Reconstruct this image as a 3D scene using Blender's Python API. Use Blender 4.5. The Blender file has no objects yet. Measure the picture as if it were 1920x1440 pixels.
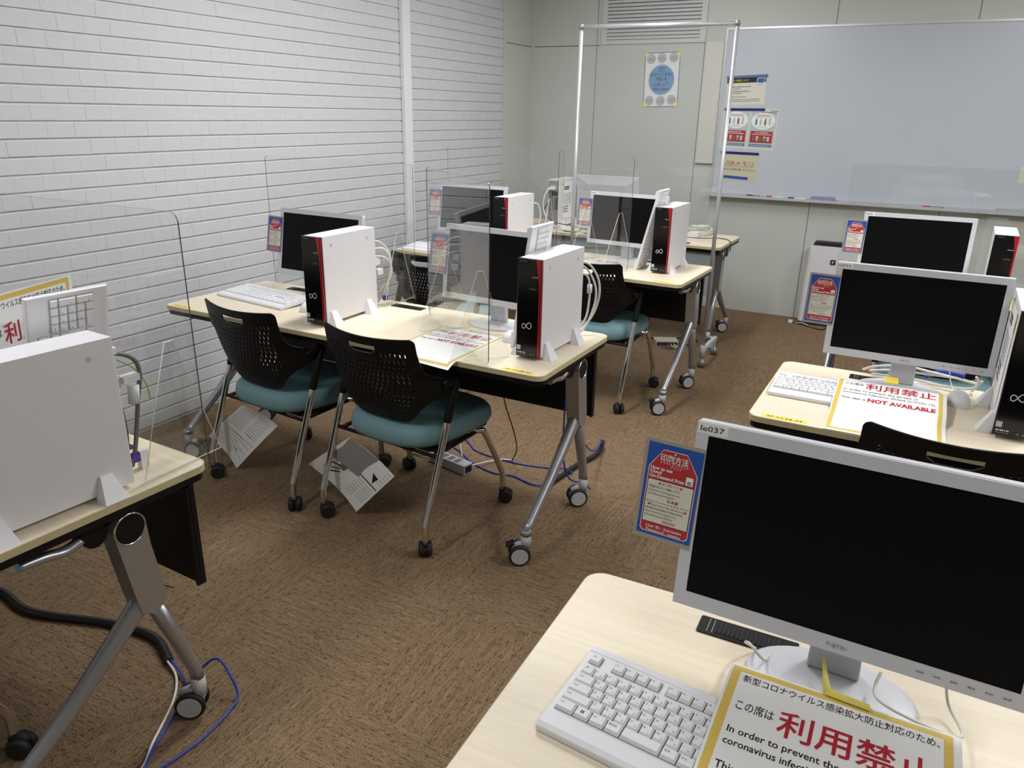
import bpy, bmesh, math, random
from mathutils import Matrix, Vector
from mathutils import noise as mnoise

SC = bpy.context.scene
COL = SC.collection
R = math.radians
random.seed(7)

# ------------------------------------------------------------------ camera, world, lights, exposure
cam_d = bpy.data.cameras.new('camera')
cam_d.sensor_fit = 'HORIZONTAL'
cam_d.sensor_width = 36.0
cam_d.lens = 1420.7116 / 1920.0 * 36.0
cam_d.clip_start = 0.02
cam = bpy.data.objects.new('camera', cam_d)
COL.objects.link(cam)
_r = Vector((0.88074462, 0.47327181, 0.01739835))
_u = Vector((-0.17428252, 0.28973779, 0.94110447))
_f = Vector((-0.44035726, 0.83190493, -0.337668))
cam.matrix_world = Matrix(((_r.x, _u.x, -_f.x, 0.0), (_r.y, _u.y, -_f.y, 0.0), (_r.z, _u.z, -_f.z, 1.4954), (0, 0, 0, 1)))
SC.camera = cam

world = bpy.data.worlds.new('world')
SC.world = world
world.use_nodes = True
world.node_tree.nodes['Background'].inputs[0].default_value = (0.9, 0.95, 1.0, 1)
world.node_tree.nodes['Background'].inputs[1].default_value = 0.05

SC.view_settings.view_transform = 'Standard'
SC.view_settings.look = 'None'
SC.view_settings.gamma = 1.0
SC.view_settings.use_curve_mapping = False
SC.view_settings.exposure = 0.0
SC.cycles.use_denoising = True
SC.cycles.max_bounces = 8
SC.cycles.transparent_max_bounces = 24
SC.cycles.sample_clamp_indirect = 6.0

CEIL = 2.72
LAMP_AT = [(-1.6, 2.9, 1.3), (0.9, 2.7, 1.25), (-1.6, 4.7, 0.5), (0.9, 4.7, 0.4), (3.0, 2.7, 0.6), (0.9, 0.3, 0.22), (-1.75, 0.1, 0.62)]
LAMP_W = 30.0
for _x, _y, _k in LAMP_AT:
    ld = bpy.data.lights.new('tube_light', 'AREA')
    ld.shape = 'RECTANGLE'
    ld.size = 0.26
    ld.size_y = 1.2
    ld.energy = LAMP_W * _k
    ld.color = (0.95, 0.965, 1.0)
    lo = bpy.data.objects.new('tube_light', ld)
    lo.location = (_x, _y, CEIL - 0.055)
    COL.objects.link(lo)

# ------------------------------------------------------------------ materials
def lin(c):
    c = c / 255.0
    return c / 12.92 if c <= 0.04045 else ((c + 0.055) / 1.055) ** 2.4

def rgb(r, g, b):
    return (lin(r), lin(g), lin(b), 1.0)

MATS = {}
def pmat(name, col, rough=0.5, metal=0.0, spec=0.5, bump=None, coat=0.0, vary=0.0, vscale=40.0):
    """principled material; every one carries a procedural noise so that nothing is perfectly even"""
    if name in MATS:
        return MATS[name]
    m = bpy.data.materials.new(name)
    m.use_nodes = True
    nt = m.node_tree
    b = nt.nodes['Principled BSDF']
    b.inputs['Base Color'].default_value = col
    b.inputs['Roughness'].default_value = rough
    b.inputs['Metallic'].default_value = metal
    b.inputs['Specular IOR Level'].default_value = spec
    b.inputs['Coat Weight'].default_value = coat
    tc = nt.nodes.new('ShaderNodeTexCoord')
    nz = nt.nodes.new('ShaderNodeTexNoise')
    nz.inputs['Scale'].default_value = vscale
    nz.inputs['Detail'].default_value = 3.0
    nt.links.new(tc.outputs['Object'], nz.inputs['Vector'])
    if vary > 0:
        mx = nt.nodes.new('ShaderNodeMix')
        mx.data_type = 'RGBA'
        mx.blend_type = 'MULTIPLY'
        mx.inputs[0].default_value = 1.0
        rp = nt.nodes.new('ShaderNodeMapRange')
        rp.inputs[1].default_value = 0.3
        rp.inputs[2].default_value = 0.7
        rp.inputs[3].default_value = 1.0 - vary
        rp.inputs[4].default_value = 1.0
        nt.links.new(nz.outputs['Fac'], rp.inputs[0])
        mx.inputs['A'].default_value = col
        nt.links.new(rp.outputs[0], mx.inputs['B'])
        nt.links.new(mx.outputs['Result'], b.inputs['Base Color'])
    if bump:
        bp = nt.nodes.new('ShaderNodeBump')
        bp.inputs['Strength'].default_value = bump[0]
        bp.inputs['Distance'].default_value = bump[1]
        n2 = nt.nodes.new('ShaderNodeTexNoise')
        n2.inputs['Scale'].default_value = bump[2]
        nt.links.new(tc.outputs['Object'], n2.inputs['Vector'])
        nt.links.new(n2.outputs['Fac'], bp.inputs['Height'])
        nt.links.new(bp.outputs['Normal'], b.inputs['Normal'])
    MATS[name] = m
    return m

def wood_mat():
    m = bpy.data.materials.new('maple_laminate')
    m.use_nodes = True
    nt = m.node_tree
    b = nt.nodes['Principled BSDF']
    tc = nt.nodes.new('ShaderNodeTexCoord')
    mp = nt.nodes.new('ShaderNodeMapping')
    mp.inputs['Scale'].default_value = (2.2, 55.0, 10.0)
    nz = nt.nodes.new('ShaderNodeTexNoise')
    nz.inputs['Scale'].default_value = 1.6
    nz.inputs['Detail'].default_value = 5.0
    nz.inputs['Distortion'].default_value = 0.35
    cr = nt.nodes.new('ShaderNodeValToRGB')
    cr.color_ramp.elements[0].position = 0.3
    cr.color_ramp.elements[0].color = rgb(233, 218, 191)
    cr.color_ramp.elements[1].position = 0.72
    cr.color_ramp.elements[1].color = rgb(241, 229, 206)
    nt.links.new(tc.outputs['Object'], mp.inputs['Vector'])
    nt.links.new(mp.outputs[0], nz.inputs['Vector'])
    nt.links.new(nz.outputs['Fac'], cr.inputs[0])
    nt.links.new(cr.outputs[0], b.inputs['Base Color'])
    b.inputs['Roughness'].default_value = 0.42
    b.inputs['Specular IOR Level'].default_value = 0.4
    return m

def carpet_mat():
    m = bpy.data.materials.new('carpet_tiles')
    m.use_nodes = True
    nt = m.node_tree
    N, L = nt.nodes, nt.links
    b = N['Principled BSDF']
    geo = N.new('ShaderNodeNewGeometry')
    ck = N.new('ShaderNodeTexChecker')
    ck.inputs['Scale'].default_value = 2.0
    ck.inputs['Color1'].default_value = (0, 0, 0, 1)
    ck.inputs['Color2'].default_value = (1, 1, 1, 1)
    off = N.new('ShaderNodeVectorMath')
    off.operation = 'ADD'
    off.inputs[1].default_value = (0.13, 0.27, 0.25)
    L.new(geo.outputs['Position'], off.inputs[0])
    L.new(off.outputs[0], ck.inputs['Vector'])
    def stretched(sx, sy):
        mp = N.new('ShaderNodeMapping')
        mp.inputs['Scale'].default_value = (sx, sy, 1)
        L.new(geo.outputs['Position'], mp.inputs['Vector'])
        return mp
    def dirnoise(a, c, detail):
        vm = N.new('ShaderNodeMix')
        vm.data_type = 'VECTOR'
        A, B = stretched(a, c), stretched(c, a)
        L.new(ck.outputs['Fac'], vm.inputs[0])
        L.new(A.outputs[0], vm.inputs[4])
        L.new(B.outputs[0], vm.inputs[5])
        nz = N.new('ShaderNodeTexNoise')
        nz.inputs['Scale'].default_value = 1.0
        nz.inputs['Detail'].default_value = detail
        nz.inputs['Roughness'].default_value = 0.6
        L.new(vm.outputs[1], nz.inputs['Vector'])
        return nz
    streak = dirnoise(9.0, 120.0, 3.0)
    dash = dirnoise(48.0, 230.0, 1.5)
    grain = N.new('ShaderNodeTexNoise')
    grain.inputs['Scale'].default_value = 260.0
    grain.inputs['Detail'].default_value = 2.0
    L.new(geo.outputs['Position'], grain.inputs['Vector'])
    cr = N.new('ShaderNodeValToRGB')
    cr.color_ramp.elements[0].position = 0.3
    cr.color_ramp.elements[0].color = rgb(115, 94, 71)
    cr.color_ramp.elements[1].position = 0.72
    cr.color_ramp.elements[1].color = rgb(146, 123, 97)
    L.new(streak.outputs['Fac'], cr.inputs[0])
    dr = N.new('ShaderNodeMapRange')
    dr.inputs[1].default_value = 0.575
    dr.inputs[2].default_value = 0.66
    dr.inputs[3].default_value = 1.0
    dr.inputs[4].default_value = 0.34
    L.new(dash.outputs['Fac'], dr.inputs[0])
    gr = N.new('ShaderNodeMapRange')
    gr.inputs[1].default_value = 0.3
    gr.inputs[2].default_value = 0.7
    gr.inputs[3].default_value = 0.6
    gr.inputs[4].default_value = 1.34
    L.new(grain.outputs['Fac'], gr.inputs[0])
    mul = N.new('ShaderNodeMath')
    mul.operation = 'MULTIPLY'
    L.new(dr.outputs[0], mul.inputs[0])
    L.new(gr.outputs[0], mul.inputs[1])
    mx = N.new('ShaderNodeMix')
    mx.data_type = 'RGBA'
    mx.blend_type = 'MULTIPLY'
    mx.inputs[0].default_value = 1.0
    L.new(cr.outputs[0], mx.inputs['A'])
    L.new(mul.outputs[0], mx.inputs['B'])
    L.new(mx.outputs['Result'], b.inputs['Base Color'])
    b.inputs['Roughness'].default_value = 0.95
    b.inputs['Specular IOR Level'].default_value = 0.1
    bp = N.new('ShaderNodeBump')
    bp.inputs['Strength'].default_value = 0.5
    bp.inputs['Distance'].default_value = 0.002
    L.new(streak.outputs['Fac'], bp.inputs['Height'])
    L.new(bp.outputs[0], b.inputs['Normal'])
    return m

def clear_mat(name, tint, f0=0.045, veil=0.0, veil_col=(1, 1, 1, 1)):
    """clear sheet: transparent plus mirror by Schlick's law, the same seen from both faces"""
    m = bpy.data.materials.new(name)
    m.use_nodes = True
    nt = m.node_tree
    N, L = nt.nodes, nt.links
    N.remove(N['Principled BSDF'])
    out = N['Material Output']
    tr = N.new('ShaderNodeBsdfTransparent')
    tr.inputs[0].default_value = tint
    gl = N.new('ShaderNodeBsdfGlossy')
    gl.inputs['Roughness'].default_value = 0.0
    lw = N.new('ShaderNodeLayerWeight')
    lw.inputs[0].default_value = 0.5
    pw = N.new('ShaderNodeMath')
    pw.operation = 'POWER'
    pw.inputs[1].default_value = 5.0
    L.new(lw.outputs['Facing'], pw.inputs[0])
    ma = N.new('ShaderNodeMath')
    ma.operation = 'MULTIPLY_ADD'
    ma.inputs[1].default_value = 1.0 - f0
    ma.inputs[2].default_value = f0
    L.new(pw.outputs[0], ma.inputs[0])
    mx = N.new('ShaderNodeMixShader')
    L.new(ma.outputs[0], mx.inputs[0])
    L.new(tr.outputs[0], mx.inputs[1])
    L.new(gl.outputs[0], mx.inputs[2])
    last = mx
    if veil > 0:
        df = N.new('ShaderNodeBsdfDiffuse')
        df.inputs[0].default_value = veil_col
        m2 = N.new('ShaderNodeMixShader')
        m2.inputs[0].default_value = veil
        L.new(mx.outputs[0], m2.inputs[1])
        L.new(df.outputs[0], m2.inputs[2])
        last = m2
    L.new(last.outputs[0], out.inputs[0])
    MATS[name] = m
    return m

WOOD = wood_mat()
CARPET = carpet_mat()
ACRYL = clear_mat('clear_acrylic', (0.985, 0.99, 0.985, 1))
VINYL = clear_mat('clear_vinyl', (0.97, 0.975, 0.97, 1), 0.04, 0.02)
EDGE_W = clear_mat('frosted_edge', (0.9, 0.9, 0.9, 1), 0.05, 0.82, rgb(250, 246, 240))
EDGE_D = pmat('sheet_edge_dark', rgb(72, 70, 72), 0.3)
EDGE = pmat('table_edge_band', rgb(208, 195, 154), 0.45, vary=0.06)
BLACKP = pmat('black_plastic', rgb(15, 14, 15), 0.45, spec=0.28, bump=(0.12, 0.001, 900))
BLACKM = pmat('black_panel', rgb(15, 14, 15), 0.42, spec=0.3)
TYRE = pmat('black_rubber', rgb(26, 25, 26), 0.6)
SILVER = pmat('silver_paint', rgb(178, 178, 182), 0.3, 0.7, vary=0.04)
ALU = pmat('brushed_aluminium', rgb(214, 215, 218), 0.34, 0.55)
CHROME = pmat('chrome', rgb(225, 222, 218), 0.09, 1.0)
LGREY = pmat('light_grey_plastic', rgb(196, 197, 200), 0.4)
MGREY = pmat('grey_panel', rgb(150, 160, 160), 0.5)
TEAL = pmat('teal_fabric', rgb(128, 164, 170), 0.9, spec=0.15, bump=(0.25, 0.002, 1200), vary=0.1, vscale=300)
WHITE = pmat('white_case', rgb(232, 230, 233), 0.45, vary=0.02)
WHITE2 = pmat('white_plastic', rgb(236, 236, 240), 0.4)
KEYW = pmat('key_white', rgb(240, 240, 242), 0.45)
KEYGAP = pmat('key_gap', rgb(92, 84, 84), 0.7)
INK = pmat('ink_black', rgb(28, 27, 30), 0.6)
INKG = pmat('ink_grey', rgb(112, 110, 112), 0.6)
PIANO = pmat('piano_black', rgb(11, 9, 11), 0.16, spec=0.4)
REDACC = pmat('red_accent', rgb(188, 22, 38), 0.25)
LOGO = pmat('logo_silver', rgb(222, 222, 224), 0.4)
LOGOD = pmat('logo_grey', rgb(128, 126, 130), 0.4)
SCREEN = pmat('screen_black', rgb(13, 13, 14), 0.42, spec=0.1)
BEZEL = pmat('monitor_white', rgb(214, 215, 220), 0.42, vary=0.02)
STAND = pmat('monitor_stand_grey', rgb(205, 206, 212), 0.4)
PAPER = pmat('paper_white', rgb(245, 245, 242), 0.55)
PAPERY = pmat('paper_cream', rgb(226, 224, 208), 0.6)
SIGNY = pmat('sign_yellow', rgb(226, 196, 96), 0.5)
SIGNR = pmat('sign_red', rgb(186, 36, 52), 0.5)
TAPEY = pmat('yellow_tape', rgb(250, 226, 60), 0.5)
TAGB = pmat('tag_blue', rgb(38, 84, 172), 0.4)
TAGR = pmat('tag_red', rgb(190, 48, 54), 0.4)
LAMIN = pmat('laminate_margin', rgb(170, 162, 150), 0.2)
NAVY = pmat('navy_magnet', rgb(28, 20, 110), 0.4)
BLUEM = pmat('blue_magnet', rgb(26, 82, 180), 0.4)
SLATE = pmat('slate_blue', rgb(92, 112, 160), 0.5)
BCABLE = pmat('blue_cable', rgb(46, 66, 168), 0.4)
WCABLE = pmat('white_cable', rgb(225, 222, 214), 0.45)
GCABLE = pmat('grey_cable', rgb(120, 118, 114), 0.5)
KCABLE = pmat('black_cable', rgb(24, 23, 24), 0.4)
PURPLE = pmat('purple_clip', rgb(96, 46, 160), 0.4)
LIME = pmat('earth_wire', rgb(170, 196, 70), 0.5)
GREYMET = pmat('grey_metal', rgb(150, 150, 152), 0.4, 0.6)
WALLW = pmat('white_brick_paint', rgb(212, 213, 216), 0.6, spec=0.25, bump=(0.25, 0.002, 160), vary=0.03, vscale=18)
WALLG = pmat('wall_panel_pale', rgb(206, 210, 203), 0.5, spec=0.3, vary=0.02, vscale=3)
JOINT = pmat('panel_joint', rgb(96, 98, 94), 0.8)
CEILM = pmat('ceiling_white', rgb(225, 225, 222), 0.8)
VENTW = pmat('vent_white', rgb(214, 214, 214), 0.5)
VENTD = pmat('vent_dark', rgb(110, 110, 114), 0.8)
BOARD = pmat('whiteboard_enamel', rgb(204, 210, 219), 0.22, spec=0.4, vary=0.015, vscale=2)
CREAMP = pmat('cream_panel', rgb(222, 220, 210), 0.5)
SKIN = pmat('print_skin', rgb(212, 172, 146), 0.6)
PBLUE = pmat('print_blue', rgb(122, 164, 208), 0.6)
PBLUE2 = pmat('print_pale_blue', rgb(176, 204, 226), 0.6)
PBORDER = pmat('print_violet', rgb(66, 62, 130), 0.6)
PTEAL = pmat('print_pale_teal', rgb(186, 208, 204), 0.6)
PGREEN = pmat('print_green', rgb(84, 120, 76), 0.6)
PYEL = pmat('print_yellow', rgb(232, 220, 60), 0.6)
PSAND = pmat('print_olive_paper', rgb(208, 208, 176), 0.6)
TAPEO = pmat('olive_tape', rgb(206, 190, 84), 0.35)
TAPEP = pmat('pale_yellow_tape', rgb(226, 220, 110), 0.6)
STICK = pmat('blue_white_sticker', rgb(186, 200, 232), 0.4)
MGR = pmat('manual_grey', rgb(150, 148, 146), 0.6)
DIFFU = bpy.data.materials.new('lamp_diffuser')
DIFFU.use_nodes = True
DIFFU.node_tree.nodes['Principled BSDF'].inputs['Emission Color'].default_value = (1, 0.99, 0.96, 1)
DIFFU.node_tree.nodes['Principled BSDF'].inputs['Emission Strength'].default_value = 4.0

# ------------------------------------------------------------------ mesh building
TEXT_CACHE = {}
def text_geo(s, align='LEFT', bold=0.0, res=2):
    key = (s, align, bold, res)
    if key in TEXT_CACHE:
        return TEXT_CACHE[key]
    cu = bpy.data.curves.new('lettering', 'FONT')
    cu.body = s
    cu.size = 1.0
    cu.align_x = align
    cu.resolution_u = res
    cu.offset = bold
    ob = bpy.data.objects.new('lettering', cu)
    COL.objects.link(ob)
    dg = bpy.context.evaluated_depsgraph_get()
    dg.update()
    ev = ob.evaluated_get(dg)
    me = ev.to_mesh()
    vs = [(v.co.x, v.co.y) for v in me.vertices]
    fs = [tuple(p.vertices) for p in me.polygons]
    ev.to_mesh_clear()
    bpy.data.objects.remove(ob)
    bpy.data.curves.remove(cu)
    TEXT_CACHE[key] = (vs, fs)
    return vs, fs

def rrect(x0, x1, y0, y1, r, n=5):
    pts = []
    for cx, cy, a0 in ((x1 - r, y0 + r, -90), (x1 - r, y1 - r, 0), (x0 + r, y1 - r, 90), (x0 + r, y0 + r, 180)):
        for i in range(n + 1):
            a = R(a0 + 90.0 * i / n)
            pts.append((cx + r * math.cos(a), cy + r * math.sin(a)))
    return pts

def smooth_path(pts, n=8):
    P = [Vector(p) for p in pts]
    out = []
    for i in range(len(P) - 1):
        p0 = P[max(i - 1, 0)]
        p1, p2 = P[i], P[i + 1]
        p3 = P[min(i + 2, len(P) - 1)]
        for k in range(n):
            t = k / n
            out.append(0.5 * ((2 * p1) + (p2 - p0) * t + (2 * p0 - 5 * p1 + 4 * p2 - p3) * t * t + (3 * p1 - p0 - 3 * p2 + p3) * t ** 3))
    out.append(P[-1])
    return out

class MB:
    def __init__(s, T=None):
        s.v, s.f, s.fm, s.fs, s.mats = [], [], [], [], []
        s.T = T or Matrix.Identity(4)
    def mi(s, m):
        if m not in s.mats:
            s.mats.append(m)
        return s.mats.index(m)
    def add(s, vs, fs, m, smooth=False):
        o = len(s.v)
        for v in vs:
            s.v.append(s.T @ Vector(v))
        k = s.mi(m)
        for f in fs:
            s.f.append([o + i for i in f])
            s.fm.append(k)
            s.fs.append(smooth)
        return s
    def box(s, x0, x1, y0, y1, z0, z1, m):
        vs = [(x0, y0, z0), (x1, y0, z0), (x1, y1, z0), (x0, y1, z0), (x0, y0, z1), (x1, y0, z1), (x1, y1, z1), (x0, y1, z1)]
        return s.add(vs, [(3, 2, 1, 0), (4, 5, 6, 7), (0, 1, 5, 4), (1, 2, 6, 5), (2, 3, 7, 6), (3, 0, 4, 7)], m)
    def frustum(s, b, t, z0, z1, m):
        """b, t = (x0, x1, y0, y1) at bottom and at top"""
        vs = [(b[0], b[2], z0), (b[1], b[2], z0), (b[1], b[3], z0), (b[0], b[3], z0), (t[0], t[2], z1), (t[1], t[2], z1), (t[1], t[3], z1), (t[0], t[3], z1)]
        return s.add(vs, [(3, 2, 1, 0), (4, 5, 6, 7), (0, 1, 5, 4), (1, 2, 6, 5), (2, 3, 7, 6), (3, 0, 4, 7)], m)
    def prism(s, pts, a, b, m, plane='xy', side=None, smooth=False, cap0=True):
        n = len(pts)
        def mp(u, v, w):
            return (u, v, w) if plane == 'xy' else ((u, w, v) if plane == 'xz' else (w, u, v))
        vs = [mp(u, v, a) for u, v in pts] + [mp(u, v, b) for u, v in pts]
        caps = [tuple(range(n, 2 * n))]
        if cap0:
            caps.append(tuple(reversed(range(n))))
        sides = [(i, (i + 1) % n, n + (i + 1) % n, n + i) for i in range(n)]
        if plane == 'xz':
            caps = [tuple(reversed(f)) for f in caps]
            sides = [tuple(reversed(f)) for f in sides]
        o = len(s.v)
        s.add(vs, caps, m)
        k = s.mi(side or m)
        for f in sides:
            s.f.append([o + i for i in f])
            s.fm.append(k)
            s.fs.append(smooth)
        return s
    def cyl(s, p0, p1, r0, m, r1=None, n=16, caps=True, smooth=True):
        return s.tube([p0, p1], [r0, r0 if r1 is None else r1], m, n, caps, smooth)
    def tube(s, path, r, m, n=10, caps=True, smooth=True, sx=1.0):
        P = [Vector(p) for p in path]
        rs = r if isinstance(r, (list, tuple)) else [r] * len(P)
        t0 = (P[1] - P[0]).normalized()
        ref = Vector((0, 0, 1)) if abs(t0.z) < 0.9 else Vector((1, 0, 0))
        nx = t0.cross(ref).normalized()
        vs, fs = [], []
        for i, p in enumerate(P):
            if i == 0:
                t = t0
            elif i == len(P) - 1:
                t = (P[i] - P[i - 1]).normalized()
            else:
                t = ((P[i] - P[i - 1]).normalized() + (P[i + 1] - P[i]).normalized()).normalized()
            nx = (nx - t * nx.dot(t)).normalized()
            ny = t.cross(nx)
            for k in range(n):
                a = 2 * math.pi * k / n
                vs.append(p + nx * math.cos(a) * rs[i] * sx + ny * math.sin(a) * rs[i])
        for i in range(len(P) - 1):
            for k in range(n):
                k2 = (k + 1) % n
                fs.append((i * n + k, i * n + k2, (i + 1) * n + k2, (i + 1) * n + k))
        s.add(vs, fs, m, smooth)
        if caps:
            o = len(s.v) - len(vs)
            km = s.mi(m)
            for f in (tuple(reversed(range(n))), tuple(range((len(P) - 1) * n, len(P) * n))):
                s.f.append([o + i for i in f])
                s.fm.append(km)
                s.fs.append(False)
        return s
    def lathe(s, prof, m, n=24, sy=1.0, c=(0, 0, 0), smooth=True):
        vs, fs = [], []
        for r, z in prof:
            for k in range(n):
                a = 2 * math.pi * k / n
                vs.append((c[0] + r * math.cos(a), c[1] + r * math.sin(a) * sy, c[2] + z))
        for i in range(len(prof) - 1):
            for k in range(n):
                k2 = (k + 1) % n
                fs.append((i * n + k, i * n + k2, (i + 1) * n + k2, (i + 1) * n + k))
        fs.append(tuple(reversed(range(n))))
        fs.append(tuple(range((len(prof) - 1) * n, len(prof) * n)))
        return s.add(vs, fs, m, smooth)
    def grid(s, rows, m, smooth=True, skip=None):
        nr, nc = len(rows), len(rows[0])
        vs = [p for r in rows for p in r]
        fs = [(i * nc + j, i * nc + j + 1, (i + 1) * nc + j + 1, (i + 1) * nc + j) for i in range(nr - 1) for j in range(nc - 1) if not (skip and skip(i, j))]
        return s.add(vs, fs, m, smooth)
    def mesh(s, name):
        me = bpy.data.meshes.new(name)
        me.from_pydata([tuple(v) for v in s.v], [], s.f)
        for m in s.mats:
            me.materials.append(m)
        me.polygons.foreach_set('material_index', s.fm)
        me.polygons.foreach_set('use_smooth', s.fs)
        me.validate()
        me.update()
        return me
    def build(s, name, parent=None, bevel=0.0, recalc=False, loc=None):
        me = s.mesh(name)
        if recalc:
            bm = bmesh.new()
            bm.from_mesh(me)
            bmesh.ops.recalc_face_normals(bm, faces=bm.faces)
            bm.to_mesh(me)
            bm.free()
        o = bpy.data.objects.new(name, me)
        COL.objects.link(o)
        if parent:
            o.parent = parent
        if loc:
            o.location = loc
        if bevel:
            b = o.modifiers.new('bevel', 'BEVEL')
            b.width = bevel
            b.segments = 2
            b.limit_method = 'ANGLE'
            b.angle_limit = R(50)
        return o

class Sheet:
    """flat print on a mesh: map(u, v, lift) gives the 3-D point; every layer lies a hair above the last"""
    def __init__(s, mb, fn, step=0.00022):
        s.mb, s.fn, s.step = mb, fn, step
    def poly(s, pts, m, lv=1):
        s.mb.add([s.fn(u, v, lv * s.step) for u, v in pts], [tuple(range(len(pts)))], m)
    def rect(s, u0, u1, v0, v1, m, lv=1, nv=1):
        nu = 24 if nv > 1 else 1
        rows = [[s.fn(u0 + (u1 - u0) * j / nu, v0 + (v1 - v0) * i / nv, lv * s.step) for j in range(nu + 1)] for i in range(nv + 1)]
        s.mb.grid(rows, m, smooth=nv > 1)
    def frame(s, u0, u1, v0, v1, w, m, lv=1, nv=1):
        s.rect(u0, u0 + w, v0, v1, m, lv, nv)
        s.rect(u1 - w, u1, v0, v1, m, lv, nv)
        s.rect(u0 + w, u1 - w, v0, v0 + w, m, lv)
        s.rect(u0 + w, u1 - w, v1 - w, v1, m, lv)
    def ellipse(s, cu, cv, ru, rv, m, lv=1, n=28):
        s.poly([(cu + ru * math.cos(2 * math.pi * i / n), cv + rv * math.sin(2 * math.pi * i / n)) for i in range(n)], m, lv)
    def text(s, t, u, v, size, m, width=None, align='LEFT', bold=0.0, lv=3):
        vs, fs = text_geo(t, align, bold)
        if not vs:
            return
        k = 1.0
        if width:
            w = max(a for a, b in vs) - min(a for a, b in vs)
            k = width / (w * size)
        s.mb.add([s.fn(u + a * size * k, v + b * size, lv * s.step) for a, b in vs], fs, m)
    def bars(s, u, v, width, h, m, seed=0, lv=3):
        rr = random.Random(seed)
        x = u
        while x < u + width:
            w = rr.uniform(0.6, 2.4) * h
            s.rect(x, min(x + w, u + width), v, v + h * rr.uniform(0.75, 1.0), m, lv)
            x += w + h * rr.uniform(0.25, 0.5)

def tag(o, label, cat, group=None):
    o['label'] = label
    o['category'] = cat
    if group:
        o['group'] = group
    return o

def struct(o):
    o['kind'] = 'structure'
    return o

def thing(name, label, cat, loc=(0, 0, 0), rz=0.0, group=None):
    o = bpy.data.objects.new(name, None)
    o.empty_display_size = 0.05
    COL.objects.link(o)
    o.location = loc
    o.rotation_euler = (0, 0, rz)
    if label:
        tag(o, label, cat, group)
    return o

def dup(root, loc, rz=0.0, label=None, group=None, rot=None):
    def cp(o, parent):
        c = o.copy()
        COL.objects.link(c)
        if parent:
            c.parent = parent
        for ch in list(o.children):
            cp(ch, c)
        return c
    c = cp(root, None)
    c.location = loc
    c.rotation_euler = rot or (0, 0, rz)
    if label:
        c['label'] = label
    if group:
        c['group'] = group
    return c

TOP = 0.70
XL, YB = -3.1665, 6.222
X1, Y0 = 4.2, -2.6

# ------------------------------------------------------------------ the room
m = MB()
m.box(XL - 0.3, X1 + 0.3, Y0 - 0.3, YB + 0.3, -0.1, 0.0, CARPET)
struct(m.build('floor'))
m = MB()
m.box(XL - 0.3, X1 + 0.3, Y0 - 0.3, YB + 0.3, CEIL, CEIL + 0.1, CEILM)
struct(m.build('ceiling'))
m = MB()
m.box(XL - 0.2, XL, Y0 - 0.2, 5.715, 0, CEIL, WALLW)
m.box(XL - 0.2, XL + 0.009, 5.715, YB + 0.2, 0, CEIL, WALLG)
m.box(XL + 0.009, XL + 0.0095, 5.757, YB - 0.01, 2.012, 2.018, JOINT)
wall_left = struct(m.build('wall_left'))
# painted bricks: courses 67.4 mm high, bricks 115.3 mm long, half bond
m = MB()
PZ, PY = 0.0674, 0.1153
z_ref = 1.4271
kk = int(math.floor(z_ref / PZ))
zs = [z_ref + (i - kk - 1) * PZ for i in range(0, 45)]
rb = random.Random(3)
for i, zb in enumerate(zs):
    za, zc = max(zb + 0.0045, 0.0), min(zb + PZ - 0.0045, CEIL)
    if zc - za < 0.012:
        continue
    off = 1.9405 if (i - kk - 1) % 2 == 1 else 1.8853
    k0 = int(math.floor((Y0 - off) / PY))
    m.box(XL, XL + 0.0052, Y0, 5.713, za, zc, WALLW)
    for k in range(k0, k0 + 90):
        ya, yb2 = off + k * PY + 0.0014, off + (k + 1) * PY - 0.0014
        ya, yb2 = max(ya, Y0), min(yb2, 5.713)
        if yb2 - ya < 0.01:
            continue
        d = 0.0064 + rb.uniform(-0.0006, 0.0007)
        e = 0.0016
        x0, x1 = XL + 0.0052, XL + d
        vs = [(x0, ya, za), (x0, yb2, za), (x0, yb2, zc), (x0, ya, zc), (x1, ya + e, za + e), (x1, yb2 - e, za + e), (x1, yb2 - e, zc - e), (x1, ya + e, zc - e)]
        m.add(vs, [(4, 5, 6, 7), (0, 1, 5, 4), (1, 2, 6, 5), (2, 3, 7, 6), (3, 0, 4, 7)], WALLW)
bf = m.build('brick_facing', wall_left)

m = MB()
m.box(XL - 0.2, X1 + 0.2, YB, YB + 0.2, 0, CEIL, WALLG)
m.box(XL + 0.03, -2.547, YB - 0.0006, YB, 2.012, 2.018, JOINT)
for xj, top in ((-2.573, CEIL), (-1.69, CEIL), (-0.776, CEIL), (0.091, CEIL), (0.97, CEIL)):
    m.box(xj - 0.0022, xj + 0.0022, YB - 0.0006, YB, 0.0, top, JOINT)
    m.box(xj + 0.012, xj + 0.0135, YB - 0.0005, YB, 0.0, 2.0, WALLG)
struct(m.build('wall_back'))
m = MB()
m.box(X1, X1 + 0.2, Y0 - 0.2, YB + 0.2, 0, CEIL, WALLG)
struct(m.build('wall_right'))
m = MB()
m.box(XL - 0.2, X1 + 0.2, Y0 - 0.2, Y0, 0, CEIL, WALLG)
struct(m.build('wall_front'))
# white cable duct on the bricks
t = thing('cable_duct', 'white square cable duct running up the white brick wall', 'duct', (XL + 0.0075, 4.38, 0))
m = MB()
m.prism(rrect(0.0, 0.03, -0.042, 0.042, 0.004, 3), 0.0, CEIL, WHITE2)
m.build('cover', t)
m = MB()
m.cyl((0.03, 0.02, 1.06), (0.0325, 0.02, 1.06), 0.004, GREYMET, n=10)
m.build('screw', t)

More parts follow.
